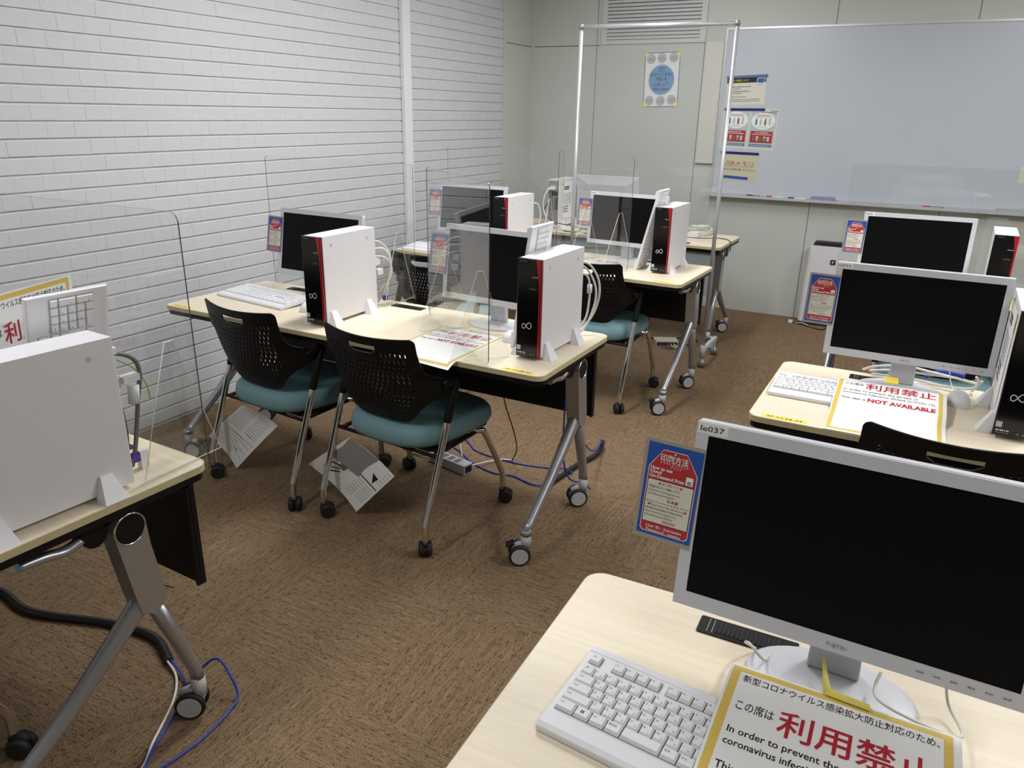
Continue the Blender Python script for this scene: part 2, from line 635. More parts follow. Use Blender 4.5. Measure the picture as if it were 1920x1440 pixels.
# louvred vent above the back wall panel
t = thing('air_vent', 'white louvred air vent high on the back wall', 'vent', (-2.1115, YB, 2.02))
m = MB()
VW, VH = 0.845, 0.60
m.box(-VW / 2, -VW / 2 + 0.045, -0.012, 0, 0, VH, VENTW)
m.box(VW / 2 - 0.045, VW / 2, -0.012, 0, 0, VH, VENTW)
m.box(-VW / 2 + 0.045, VW / 2 - 0.045, -0.012, 0, 0, 0.03, VENTW)
m.box(-VW / 2 + 0.045, VW / 2 - 0.045, -0.012, 0, VH - 0.03, VH, VENTW)
m.build('frame', t)
m = MB()
m.box(-VW / 2 + 0.045, VW / 2 - 0.045, -0.003, 0, 0.03, VH - 0.03, VENTD)
for i in range(20):
    z = 0.034 + i * 0.0262
    vs = [(-VW / 2 + 0.045, -0.003, z + 0.022), (VW / 2 - 0.045, -0.003, z + 0.022), (VW / 2 - 0.045, -0.014, z), (-VW / 2 + 0.045, -0.014, z), (-VW / 2 + 0.045, -0.003, z + 0.0235), (VW / 2 - 0.045, -0.003, z + 0.0235), (VW / 2 - 0.045, -0.014, z + 0.0165), (-VW / 2 + 0.045, -0.014, z + 0.0165)]
    m.add(vs, [(0, 1, 2, 3), (7, 6, 5, 4), (3, 2, 6, 7), (0, 3, 7, 4), (1, 5, 6, 2)], VENTW)
m.build('louvres', t)

# narrow cream cover panel beside the whiteboard
m = MB()
m.box(-1.676, -1.542, YB - 0.012, YB, 1.142, 2.02, CREAMP)
m.box(-1.678, -1.542, YB - 0.013, YB, 1.134, 1.142, JOINT)
tag(m.build('cover_panel'), 'narrow cream cover panel on the back wall at the left edge of the whiteboard', 'panel')

# whiteboard
t = thing('whiteboard', 'large wall mounted whiteboard with aluminium frame and marker tray', 'whiteboard', (0, YB, 0))
WX0, WX1, WZ0, WZ1 = -1.53, 2.07, 0.915, 2.112
m = MB()
m.box(WX0 + 0.012, WX1 - 0.012, -0.022, 0, WZ0 + 0.01, WZ1 - 0.012, BOARD)
m.build('board_surface', t)
m = MB()
for a in ((WX0, WX0 + 0.014, WZ0, WZ1), (WX1 - 0.014, WX1, WZ0, WZ1), (WX0 + 0.014, WX1 - 0.014, WZ1 - 0.014, WZ1), (WX0 + 0.014, WX1 - 0.014, WZ0, WZ0 + 0.012)):
    m.box(a[0], a[1], -0.028, 0, a[2], a[3], ALU)
m.build('frame', t)
m = MB()
m.box(WX0 - 0.01, WX1 + 0.01, -0.085, -0.0, WZ0 - 0.014, WZ0 - 0.002, LGREY)
m.box(WX0 - 0.01, WX1 + 0.01, -0.085, -0.079, WZ0 - 0.002, WZ0 + 0.006, LGREY)
m.build('marker_tray', t)
TRZ = WZ0 - 0.002

def marker(x, cap, body, label, n=0.13):
    t = thing('marker_pen', label, 'marker', (x, YB - 0.055, TRZ + 0.007), 0.0, 'marker pens in the whiteboard tray')
    m = MB()
    m.cyl((0.04, 0, 0), (n, 0.0, 0), 0.0065, body, n=12)
    m.build('barrel', t)
    m = MB()
    m.cyl((0, 0, 0), (0.042, 0, 0), 0.0072, cap, n=12)
    m.build('cap', t)
marker(-1.24, INK, GREYMET, 'small black marker at the left end of the whiteboard tray', 0.1)
marker(-1.09, SIGNR, WHITE2, 'red capped white marker in the tray below the posters')
marker(-0.93, INK, WHITE2, 'black capped white marker left of the lilac eraser')
marker(-0.02, SIGNR, GREYMET, 'grey marker with red end in the tray above the rear right monitor')
m = MB()
m.prism(rrect(-0.08, 0.08, -0.022, 0.022, 0.008, 3), 0.0, 0.03, pmat('eraser_lilac', rgb(150, 150, 186), 0.7))
tag(m.build('board_eraser', loc=(-0.685, YB - 0.053, TRZ)), 'lilac grey board eraser lying in the whiteboard tray', 'eraser')
m = MB()
m.prism(rrect(-0.1, 0.1, -0.022, 0.022, 0.008, 3), 0.0, 0.026, pmat('eraser_grey', rgb(186, 188, 192), 0.6))
tag(m.build('board_eraser', loc=(0.53, YB - 0.053, TRZ)), 'pale grey board eraser at the right end of the tray', 'eraser')

# ------------------------------------------------------------------ papers and poster on the back wall
def wall_sheet(name, label, cat, cx, cz, w, h, paper, y, roll=0.0, group=None):
    t = thing(name, label, cat, (cx, y, cz), 0, group)
    t.rotation_euler = (0, roll, 0)
    m = MB()
    m.box(-w / 2, w / 2, -0.0008, 0, -h / 2, h / 2, paper)
    s = Sheet(m, lambda u, v, l: (u, -0.0008 - l, v))
    return t, m, s
def magnet(parent_loc, w, mat, label, roll=0.0):
    m = MB()
    m.box(-w / 2, w / 2, -0.005, 0, -0.009, 0.009, mat)
    o = m.build('magnet_bar', bevel=0.001, loc=parent_loc)
    o.rotation_euler = (0, roll, 0)
    tag(o, label, 'magnet')
BY = YB - 0.0222
G = 'printed notices on the whiteboard'
t, m, s = wall_sheet('notice_paper', 'white notice with black header hung topmost on the whiteboard', 'notice', -1.343, 1.675, 0.285, 0.195, PAPERY, BY, R(-2.0), G)
s.rect(-0.1425, 0.1425, 0.058, 0.0975, INK, 1)
s.text('パソコン利用について', -0.135, 0.068, 0.018, PYEL, 0.15, bold=0.01)
s.poly([(0.075, 0.052), (0.13, 0.05), (0.136, 0.09), (0.078, 0.088)], PAPER, 3)
s.poly([(0.079, 0.056), (0.126, 0.053), (0.132, 0.086), (0.082, 0.084)], TAGB, 4)
s.ellipse(0.1, 0.042, 0.02, 0.005, LGREY, 2)
for k, (v, w) in enumerate(((0.028, 0.16), (0.014, 0.09), (-0.004, 0.16), (-0.018, 0.1), (-0.042, 0.13), (-0.06, 0.235), (-0.073, 0.23))):
    s.bars(-0.125, v, w, 0.005, INKG if k > 3 else INK, 20 + k)
m.build('sheet', t)
magnet((-1.343, BY - 0.001, 1.776), 0.3, SLATE, 'slate blue magnet strip over the black headed notice', R(-2.6))
t, m, s = wall_sheet('notice_paper', 'two page drinks rule notice with red boxes on the whiteboard', 'notice', -1.289, 1.408, 0.408, 0.292, PAPERY, BY, R(1.2), G)
for side in (-1, 1):
    c = side * 0.1
    s.rect(c - 0.094, c + 0.094, -0.132, 0.128, PTEAL, 1)
    s.ellipse(c, 0.06, 0.088, 0.06, PAPER, 2)
    s.rect(c - 0.082, c + 0.082, -0.098, -0.014, SIGNR, 2)
    s.rect(c - 0.082, c + 0.082, -0.126, -0.108, SLATE, 2)
    s.bars(c - 0.05, 0.096, 0.1, 0.006, TAGR, 40 + side)
    s.bars(c - 0.06, 0.086, 0.12, 0.004, INKG, 43 + side)
    s.bars(c - 0.04, 0.016, 0.07, 0.003, INKG, 46 + side)
    s.bars(c - 0.05, -0.028, 0.1, 0.006, PAPER, 49 + side)
    s.bars(c - 0.07, -0.04, 0.14, 0.005, PAPER, 52 + side)
    s.bars(c - 0.07, -0.119, 0.14, 0.004, PAPER, 55 + side)
    for k, cm in enumerate((pmat('bottle_blue', rgb(60, 130, 180), 0.5), PBLUE2, PGREEN, LGREY)):
        x = c - 0.05 + k * 0.033
        s.poly([(x - 0.007, 0.03), (x + 0.007, 0.03), (x + 0.007, 0.06), (x + 0.003, 0.072), (x - 0.003, 0.072), (x - 0.007, 0.06)], cm, 3)
        s.rect(x - 0.004, x + 0.004, 0.07, 0.076, SIGNR if k == 2 else (INK if k == 3 else cm), 4)
    for k, cm in enumerate((INKG, SKIN, PGREEN, pmat('print_leaf', rgb(110, 160, 96), 0.6), PBLUE2)):
        x = c - 0.056 + k * 0.027
        s.poly([(x - 0.008, -0.085), (x + 0.008, -0.085), (x + 0.01, -0.058), (x - 0.01, -0.058)], cm, 3)
        s.ellipse(x, -0.056, 0.0095, 0.005, PAPERY if k % 2 else cm, 4)
s.text('Policies', 0.2, 0.129, 0.013, INK, 0.05, 'RIGHT', 0.01, 5)
s.text('in the Central Library', 0.19, 0.116, 0.013, INK, 0.11, 'RIGHT', 0.01, 5)
m.build('sheet', t)
magnet((-1.335, BY - 0.0015, 1.545), 0.3, NAVY, 'dark navy magnet strip over the two page drinks notice', R(-0.3))
t, m, s = wall_sheet('notice_paper', 'olive yellow memory stick notice hung lowest on the whiteboard', 'notice', -1.333, 1.126, 0.292, 0.2, PSAND, BY, R(1.0), G)
s.text('USBメモリ', 0.0, 0.012, 0.042, SIGNR, 0.23, 'CENTER')
s.rect(-0.118, 0.118, 0.003, 0.0055, SIGNR, 3)
s.text('忘れずにお持ち帰ってください', 0.0, -0.028, 0.022, INK, 0.25, 'CENTER')
m.build('sheet', t)
magnet((-1.335, BY - 0.001, 1.229), 0.29, NAVY, 'dark navy magnet strip over the olive memory stick notice', R(0.8))
magnet((-1.345, BY - 0.001, 1.048), 0.185, BLUEM, 'bright blue magnet strip on the bottom of the olive notice', R(2.4))
t, m, s = wall_sheet('notice_paper', 'small cream notice at the right edge of the picture on the whiteboard', 'notice', 0.66, 1.16, 0.297, 0.105, PAPERY, BY, 0, G)
m.build('sheet', t)

t, m, s = wall_sheet('hand_washing_poster', 'hand washing poster with blue disc on the back wall', 'poster', -2.011, 1.755, 0.283, 0.4, PAPER, YB - 0.0008, R(-1.2))
s.frame(-0.1415, 0.1415, -0.2, 0.2, 0.0045, PBORDER, 1)
s.ellipse(0, 0, 0.107, 0.114, PBLUE2, 1)
s.ellipse(0, 0, 0.1, 0.107, PBLUE, 2)
s.text('感染症予防', 0, 0.08, 0.013, PBORDER, 0.055, 'CENTER', 0.02, 4)
s.bars(-0.028, 0.064, 0.056, 0.006, PBORDER, 70, 4)
s.text('なるべくこまめに', 0, 0.03, 0.03, INK, 0.185, 'CENTER', 0.01, 4)
s.text('手洗いを', 0, -0.005, 0.03, INK, 0.09, 'CENTER', 0.01, 4)
s.text('しましょう', 0, -0.042, 0.03, INK, 0.115, 'CENTER', 0.01, 4)
s.text('WASH HANDS!', 0, -0.078, 0.026, INK, 0.13, 'CENTER', 0.005, 4)
for (u, v, k) in ((-0.092, 0.155, 0), (-0.005, 0.158, 1), (0.09, 0.16, 2), (-0.092, -0.152, 3), (0.0, -0.155, 4), (0.09, -0.148, 5)):
    s.ellipse(u, v, 0.037, 0.037, PBLUE2, 1)
    s.ellipse(u + 0.006, v - 0.007, 0.031, 0.013, SKIN, 2)
    a = 0.5 + k
    s.poly([(u - 0.03, v + 0.004), (u - 0.01, v - 0.004), (u + 0.03, v + 0.012 + 0.006 * math.sin(a)), (u + 0.028, v + 0.02), (u - 0.005, v + 0.012)], SKIN, 3)
m.build('sheet', t)
for sx, sz in ((-1, 1), (1, 1), (-1, -1), (1, -1)):
    mm = MB()
    a = 0.1415
    mm.add([(sx * (a + 0.026), -0.0012, sz * 0.165), (sx * (a + 0.012), -0.0012, sz * 0.16), (sx * (a - 0.03), -0.0012, sz * 0.205), (sx * (a - 0.02), -0.0012, sz * 0.217)], [(0, 1, 2, 3)], TAPEP)
    mm.build('corner_tape', t)

# ------------------------------------------------------------------ ceiling lights (above the frame)
for i, (lx, ly, lk) in enumerate(LAMP_AT):
    t = thing('ceiling_light', 'long white ceiling light recessed in the ceiling', 'ceiling light', (lx, ly, CEIL), 0, 'ceiling lights')
    m = MB()
    m.frustum((-0.17, 0.17, -0.66, 0.66), (-0.19, 0.19, -0.68, 0.68), -0.035, 0.0, VENTW)
    m.build('housing', t)
    m = MB()
    m.box(-0.14, 0.14, -0.62, 0.62, -0.04, -0.036, DIFFU)
    m.build('diffuser', t)

# ------------------------------------------------------------------ folding desks
DW, DD = 1.8, 0.585
def wheel(m, c, r, w, rim, disc, axis):
    """one wheel: dark tyre with a pale dished disc; axis is a unit vector"""
    c, axis = Vector(c), Vector(axis).normalized()
    m.tube([c - axis * w / 2, c - axis * w * 0.3, c + axis * w * 0.3, c + axis * w / 2], [r * 0.9, r, r, r * 0.9], rim, 20)
    for sgn in (-1, 1):
        m.cyl(c + axis * sgn * w / 2, c + axis * sgn * (w / 2 + 0.0012), r * 0.78, disc, n=20)

def desk_caster(parent, x, y, ang, brake):
    m = MB()
    m.cyl((x, y, 0.118), (x, y, 0.062), 0.0185, LGREY, n=14)
    m.tube([(x, y, 0.064), (x, y, 0.05)], [0.0185, 0.013], LGREY, 14)
    ca, sa = math.cos(ang), math.sin(ang)
    cx, cy = x - 0.022 * sa, y + 0.022 * ca
    m.cyl((cx - ca * 0.02, cy - sa * 0.02, 0.039), (cx + ca * 0.02, cy + sa * 0.02, 0.039), 0.012, LGREY, n=10)
    m.tube([(x, y, 0.07), (cx, cy, 0.078), (cx - 0.025 * sa, cy + 0.025 * ca, 0.066)], 0.011, LGREY, 8)
    o = m.build('caster', parent)
    m = MB()
    for sg in (-1, 1):
        wheel(m, (cx + sg * ca * 0.0205, cy + sg * sa * 0.0205, 0.0395), 0.0385, 0.016, TYRE, LGREY, (ca, sa, 0))
    m.build('wheels', o)
    if brake:
        m = MB()
        m.box(-0.014, 0.014, 0.0, 0.03, -0.005, 0.006, TYRE)
        b = m.build('brake_pedal', o, bevel=0.002)
        b.location = (cx - 0.02 * sa, cy + 0.02 * ca, 0.082)
        b.rotation_euler = (R(-20), 0, ang)

def make_desk(panel_mat, codes, label):
    root = thing('folding_desk', label, 'desk')
    hx, hy = DW / 2, DD / 2
    m = MB()
    ol = rrect(-hx, hx, -hy, hy, 0.035, 6)
    il = rrect(-hx + 0.002, hx - 0.002, -hy + 0.002, hy - 0.002, 0.034, 6)
    m.prism(ol, TOP - 0.018, TOP - 0.0015, EDGE)
    n = len(ol)
    vs = [(u, v, TOP - 0.0015) for u, v in ol] + [(u, v, TOP) for u, v in il]
    m.add(vs, [(i, (i + 1) % n, n + (i + 1) % n, n + i) for i in range(n)], EDGE)
    m.add([(u, v, TOP) for u, v in il], [tuple(range(n))], WOOD)
    m.build('tabletop', root)
    m = MB()
    m.prism(rrect(-hx + 0.006, hx - 0.006, -hy + 0.006, hy - 0.006, 0.032, 5), TOP - 0.038, TOP - 0.0185, BLACKM)
    m.box(-hx + 0.1, hx - 0.1, -0.09, -0.05, TOP - 0.09, TOP - 0.0385, BLACKM)
    m.build('underframe', root)
    m = MB()
    m.box(-0.864, 0.864, 0.25, 0.265, 0.368, TOP - 0.042, panel_mat)
    m.box(-0.864, -0.854, 0.24, 0.2499, 0.368, TOP - 0.06, panel_mat)
    m.box(0.854, 0.864, 0.24, 0.2499, 0.368, TOP - 0.06, panel_mat)
    m.build('modesty_panel', root, bevel=0.002)
    m = MB()
    m.cyl((-0.83, 0.082, 0.617), (0.83, 0.082, 0.617), 0.028, BLACKM, n=16)
    m.build('beam', root)
    for sx in (-1, 1):
        x = 0.857 * sx
        m = MB()
        # column with a rounded head, dark hollow end and bright rim
        cy, cz, hr = 0.082, 0.617, 0.0385
        prof = [(cy + hr * math.cos(R(180 - k * 15)), cz + hr * math.sin(R(180 - k * 15))) for k in range(13)]
        prof += [(0.1235, 0.56), (0.142, 0.43), (0.136, 0.395), (0.108, 0.378), (0.078, 0.398), (0.068, 0.45)]
        m.prism(list(reversed(prof)), x - 0.026, x + 0.026, SILVER, plane='yz')
        rows = [[(x + sx * dx, cy + rr * math.cos(R(k * 12)), cz + rr * math.sin(R(k * 12))) for k in range(31)] for dx, rr in ((0.026, hr), (0.0285, hr - 0.001), (0.0285, hr - 0.0035), (0.0258, hr - 0.0042))]
        m.grid(rows, CHROME)
        m.cyl((x + sx * 0.0262, cy, cz), (x + sx * 0.0266, cy, cz), hr - 0.0042, BLACKM, n=28)
        m.tube([(x, 0.108, 0.44), (x, 0.085, 0.405), (x, -0.10, 0.252), (x, -0.265, 0.138), (x, -0.287, 0.118)], [0.0245, 0.0235, 0.0185, 0.0155, 0.0195], SILVER, 14)
        m.cyl((x, -0.287, 0.132), (x, -0.287, 0.112), 0.02, SILVER, n=14)
        m.tube([(x, 0.118, 0.40), (x, 0.165, 0.26), (x, 0.201, 0.142), (x, 0.205, 0.116)], [0.022, 0.02, 0.018, 0.0195], SILVER, 14, sx=0.9)
        lf = m.build('leg_frame', root)
        desk_caster(lf, x, -0.287, R(122 if sx > 0 else -65), True)
        desk_caster(lf, x, 0.205, R(128 if sx > 0 else 115), False)
        m = MB()
        m.cyl((x - 0.03, 0.012, 0.63), (x + 0.012, 0.012, 0.63), 0.028, BLACKP, n=18)
        lv = m.build('lever_hub', root)
        m = MB()
        m.tube(smooth_path([(x, -0.012, 0.628), (x, -0.05, 0.62), (x, -0.09, 0.628), (x, -0.14, 0.632)], 5), 0.011, SILVER, 10, sx=1.2)
        m.build('lever_handle', lv)
    for gx in (-0.605, 0.0, 0.605):
        m = MB()
        m.prism(rrect(gx - 0.078, gx + 0.078, 0.205, 0.25, 0.003, 2), TOP, TOP + 0.0025, BLACKP)
        m.box(gx - 0.05, gx + 0.05, 0.212, 0.243, TOP + 0.0025, TOP + 0.0032, KCABLE)
        for i in range(14):
            m.box(gx - 0.049 + i * 0.007, gx - 0.0455 + i * 0.007, 0.214, 0.241, TOP + 0.0032, TOP + 0.0042, BLACKP)
        m.box(gx - 0.063, gx - 0.0615, 0.21, 0.245, TOP + 0.0025, TOP + 0.0031, GREYMET)
        m.box(gx - 0.055, gx - 0.0535, 0.21, 0.245, TOP + 0.0025, TOP + 0.0031, GREYMET)
        m.build('cable_port', root)
    for sx, code in zip((-1, 1), codes):
        if not code:
            continue
        m = MB()
        x0 = -0.86 if sx < 0 else 0.745
        m.box(x0, x0 + 0.118, -0.282, -0.262, TOP, TOP + 0.0004, TAPEY)
        s = Sheet(m, lambda u, v, l: (u, v, TOP + 0.0004 + l))
        s.text(code, x0 + 0.059, -0.278, 0.014, INK, 0.095, 'CENTER')
        m.build('number_label', root)
    return root

desk_mid = make_desk(BLACKM, ('2F-CL2B-03', '2F-CL2B-04'), 'pale wood folding desk in the middle, two black chairs pushed up to it')
desk_mid.location = (-1.8819, 2.3607, 0)
desk_mid.rotation_euler = (0, 0, R(-0.5))
GD = 'pale wood folding desks'
desk_mid['group'] = GD
desk_near_left = dup(desk_mid, (-2.3058, 0.8513, 0), R(-2.3), 'pale wood folding desk cut off at the lower left corner of the picture')
desk_right = dup(desk_mid, (0.5573, 2.365, 0), R(-0.5), 'pale wood folding desk behind the near monitor, with notice and white mouse')
desk_near_right = dup(desk_mid, (0.4759, 0.868, 0), R(1.2), 'pale wood folding desk nearest the camera, under the largest monitor')
desk_rear = dup(desk_mid, (-1.8963, 3.9931, 0), R(-1.8), 'pale wood folding desk behind the middle one, second from the back wall')
desk_rear_right = dup(desk_mid, (0.56, 3.93, 0), R(0), 'folding desk mostly hidden behind the right hand monitors, in front of the air purifier')
desk_back = make_desk(MGREY, (None, None), 'folding desk nearest the back wall, turned round with grey front panel')
desk_back.location = (-2.0117, 5.2215, 0)
desk_back.rotation_euler = (0, 0, R(179.4))
desk_back['group'] = GD

# ------------------------------------------------------------------ nesting chairs on casters
def lerp_table(tab, x):
    for (a, fa), (b, fb) in zip(tab, tab[1:]):
        if x <= b:
            return fa + (fb - fa) * (x - a) / (b - a) if b > a else fb
    return tab[-1][1]
HALF = [(0.455, 0.092), (0.461, 0.118), (0.472, 0.136), (0.54, 0.200), (0.575, 0.241), (0.588, 0.251), (0.612, 0.251), (0.626, 0.244), (0.65, 0.224), (0.70, 0.213), (0.73, 0.209), (0.764, 0.208), (0.773, 0.204), (0.78, 0.192)]
def shell_pt(u, z):
    w = lerp_table(HALF, z)
    x = u * w
    ax = abs(x)
    k = (z - 0.455) / 0.325
    zz = z + 0.010 * (ax / 0.2) ** 2 * k
    wing = max(0.0, ax - 0.185)
    y = -0.172 - 0.098 * k - 0.012 * math.sin(k * math.pi) + 0.95 * x * x + 1.15 * wing * min(1.0, max(0.0, (0.665 - z) / 0.04))
    return (x, y, zz)
def make_chair(label):
    root = thing('nesting_chair', label, 'chair', group='black and teal chairs on casters')
    NU, NZ = 144, 100
    rows = [[shell_pt(-1 + 2 * j / NU, 0.455 + 0.325 * i / NZ) for j in range(NU + 1)] for i in range(NZ + 1)]
    def skip(i, j):
        z = 0.455 + 0.325 * (i + 0.5) / NZ
        x = (-1 + 2 * (j + 0.5) / NU) * lerp_table(HALF, z)
        if 0.722 < z < 0.752 and abs(x) < 0.062 - max(0.0, 0.742 - z) ** 2 * 60:
            return True
        r, fz = divmod(i - 14, 6)
        if 0 <= r < 12 and fz < 4 and abs(x) < (0.172 if z > 0.57 else 0.172 - (0.57 - z) * 0.75):
            if (j + (3 if r % 2 else 0)) % 6 in (0, 1) and not (z > 0.70 and abs(x) < 0.078):
                return True
        return False
    m = MB()
    m.grid(rows, BLACKP, True, skip)
    b = m.build('backrest', root)
    so = b.modifiers.new('solidify', 'SOLIDIFY')
    so.thickness = 0.005
    so.offset = 0.0
    # yokes that join the shell to the rear legs
    for sx in (-1, 1):
        m = MB()
        pth = smooth_path([(sx * 0.243, -0.125, 0.608), (sx * 0.249, -0.095, 0.614), (sx * 0.252, -0.066, 0.626), (sx * 0.252, -0.058, 0.612)], 4)
        m.tube(pth, [0.016, 0.018, 0.019, 0.019, 0.019, 0.019, 0.019, 0.018, 0.018, 0.017, 0.016, 0.015, 0.014][:len(pth)], BLACKP, 12, sx=0.5)
        m.build('back_bracket', root)
    # upholstered seat, waterfall edges
    NA = 56
    def seat_xy(a, r):
        c, q = math.cos(a), math.sin(a)
        n = 3.2
        k = (abs(c) ** n + abs(q) ** n) ** (-1 / n)
        y = 0.245 * k * q * r
        return (0.229 + 0.017 * (k * q * r)) * k * c * r, 0.04 + y
    prof = [(0.0, 0.432), (0.3, 0.433), (0.55, 0.437), (0.75, 0.441), (0.87, 0.4405), (0.94, 0.434), (0.98, 0.422), (1.0, 0.402), (0.998, 0.384), (0.975, 0.37), (0.92, 0.362), (0.0, 0.361)]
    rows = []
    for r, z in prof:
        ring = []
        for k in range(NA + 1):
            x, y = seat_xy(2 * math.pi * k / NA, max(r, 0.001))
            ring.append((x, y, z - (0.012 * max(0.0, y - 0.12) / 0.16 if z > 0.40 else 0)))
        rows.append(ring)
    m = MB()
    m.grid(rows, TEAL)
    s = m.build('seat', root)
    bm = bmesh.new()
    bm.from_mesh(s.data)
    bmesh.ops.remove_doubles(bm, verts=bm.verts, dist=0.0006)
    bmesh.ops.recalc_face_normals(bm, faces=bm.faces)
    bm.to_mesh(s.data)
    bm.free()
    m = MB()
    m.prism(rrect(-0.2, 0.2, -0.13, 0.22, 0.03, 4), 0.345, 0.3605, BLACKP)
    m.build('seat_pan', root)
    m = MB()
    m.cyl((-0.25, -0.158, 0.352), (0.25, -0.158, 0.352), 0.007, BLACKM, n=12)
    for sx in (-1, 1):
        m.cyl((sx * 0.225, -0.158, 0.352), (sx * 0.225, 0.09, 0.358), 0.008, BLACKM, n=12)
    m.build('seat_axle', root)
    def caster(par, x, y, ang):
        m = MB()
        m.cyl((x, y, 0.066), (x, y, 0.05), 0.008, CHROME, n=10)
        o = m.build('caster', par)
        m = MB()
        ca, sa = math.cos(ang), math.sin(ang)
        cx, cy = x - 0.012 * sa, y + 0.012 * ca
        for sg in (-1, 1):
            c = Vector((cx + sg * ca * 0.0135, cy + sg * sa * 0.0135, 0.0285))
            ax = Vector((ca, sa, 0))
            m.tube([c - ax * 0.011, c - ax * 0.006, c + ax * 0.006, c + ax * 0.011], [0.023, 0.0285, 0.0285, 0.023], TYRE, 18)
        m.tube([(cx - 0.02 * sa, cy + 0.02 * ca, 0.045), (cx, cy, 0.057), (cx + 0.022 * sa, cy - 0.022 * ca, 0.047)], 0.011, TYRE, 8)
        m.build('wheels', o)
    for sx in (-1, 1):
        x = 0.252 * sx
        # rear leg: upright stub, long tube leaning forward, black sleeve at the top
        m = MB()
        p = smooth_path([(x, -0.25, 0.064), (x, -0.25, 0.105), (x, -0.243, 0.135), (x, -0.185, 0.29), (x, -0.06, 0.625)], 5)
        m.tube(p, 0.0125, CHROME, 14)
        lg = m.build('leg', root)
        m = MB()
        m.tube([(x, -0.117, 0.472), (x, -0.113, 0.483), (x, -0.062, 0.617), (x, -0.056, 0.632)], [0.013, 0.0155, 0.0155, 0.014], BLACKP, 14)
        m.build('sleeve', lg)
        caster(lg, x, -0.25, R(40 * sx))
        m = MB()
        xf = 0.245 * sx
        p = smooth_path([(sx * 0.19, 0.075, 0.362), (sx * 0.228, 0.098, 0.362), (xf, 0.118, 0.352), (xf, 0.19, 0.235), (xf, 0.242, 0.138), (xf, 0.25, 0.11), (xf, 0.25, 0.064)], 5)
        m.tube(p, 0.0125, CHROME, 14)
        lg = m.build('leg', root)
        caster(lg, xf, 0.25, R(-60 * sx))
    return root
chair0 = make_chair('black shell chair with teal seat at the right half of the middle desk')
chair0.location = (-1.58, 2.19, 0)
chair0.rotation_euler = (0, 0, R(-5))
dup(chair0, (-2.205, 2.21, 0), R(-6), 'black shell chair with teal seat at the left half of the middle desk')
dup(chair0, (-1.484, 3.82, 0), R(-2), 'black chair at the rear desk, its teal seat right of the middle desk')
dup(chair0, (-2.29, 3.52, 0), R(2), 'black chair between middle and rear desks, seen through the acrylic near the brick wall')
dup(chair0, (0.165, 2.19, 0), R(0), 'black chair back with bright handle slot, right behind the largest monitor')
dup(chair0, (0.165, 3.74, 0), R(3), 'teal seated chair hidden behind the second right hand monitor')
dup(chair0, (-1.962, 0.458, 0), R(0), 'chair of which only a caster shows at the lower left corner')

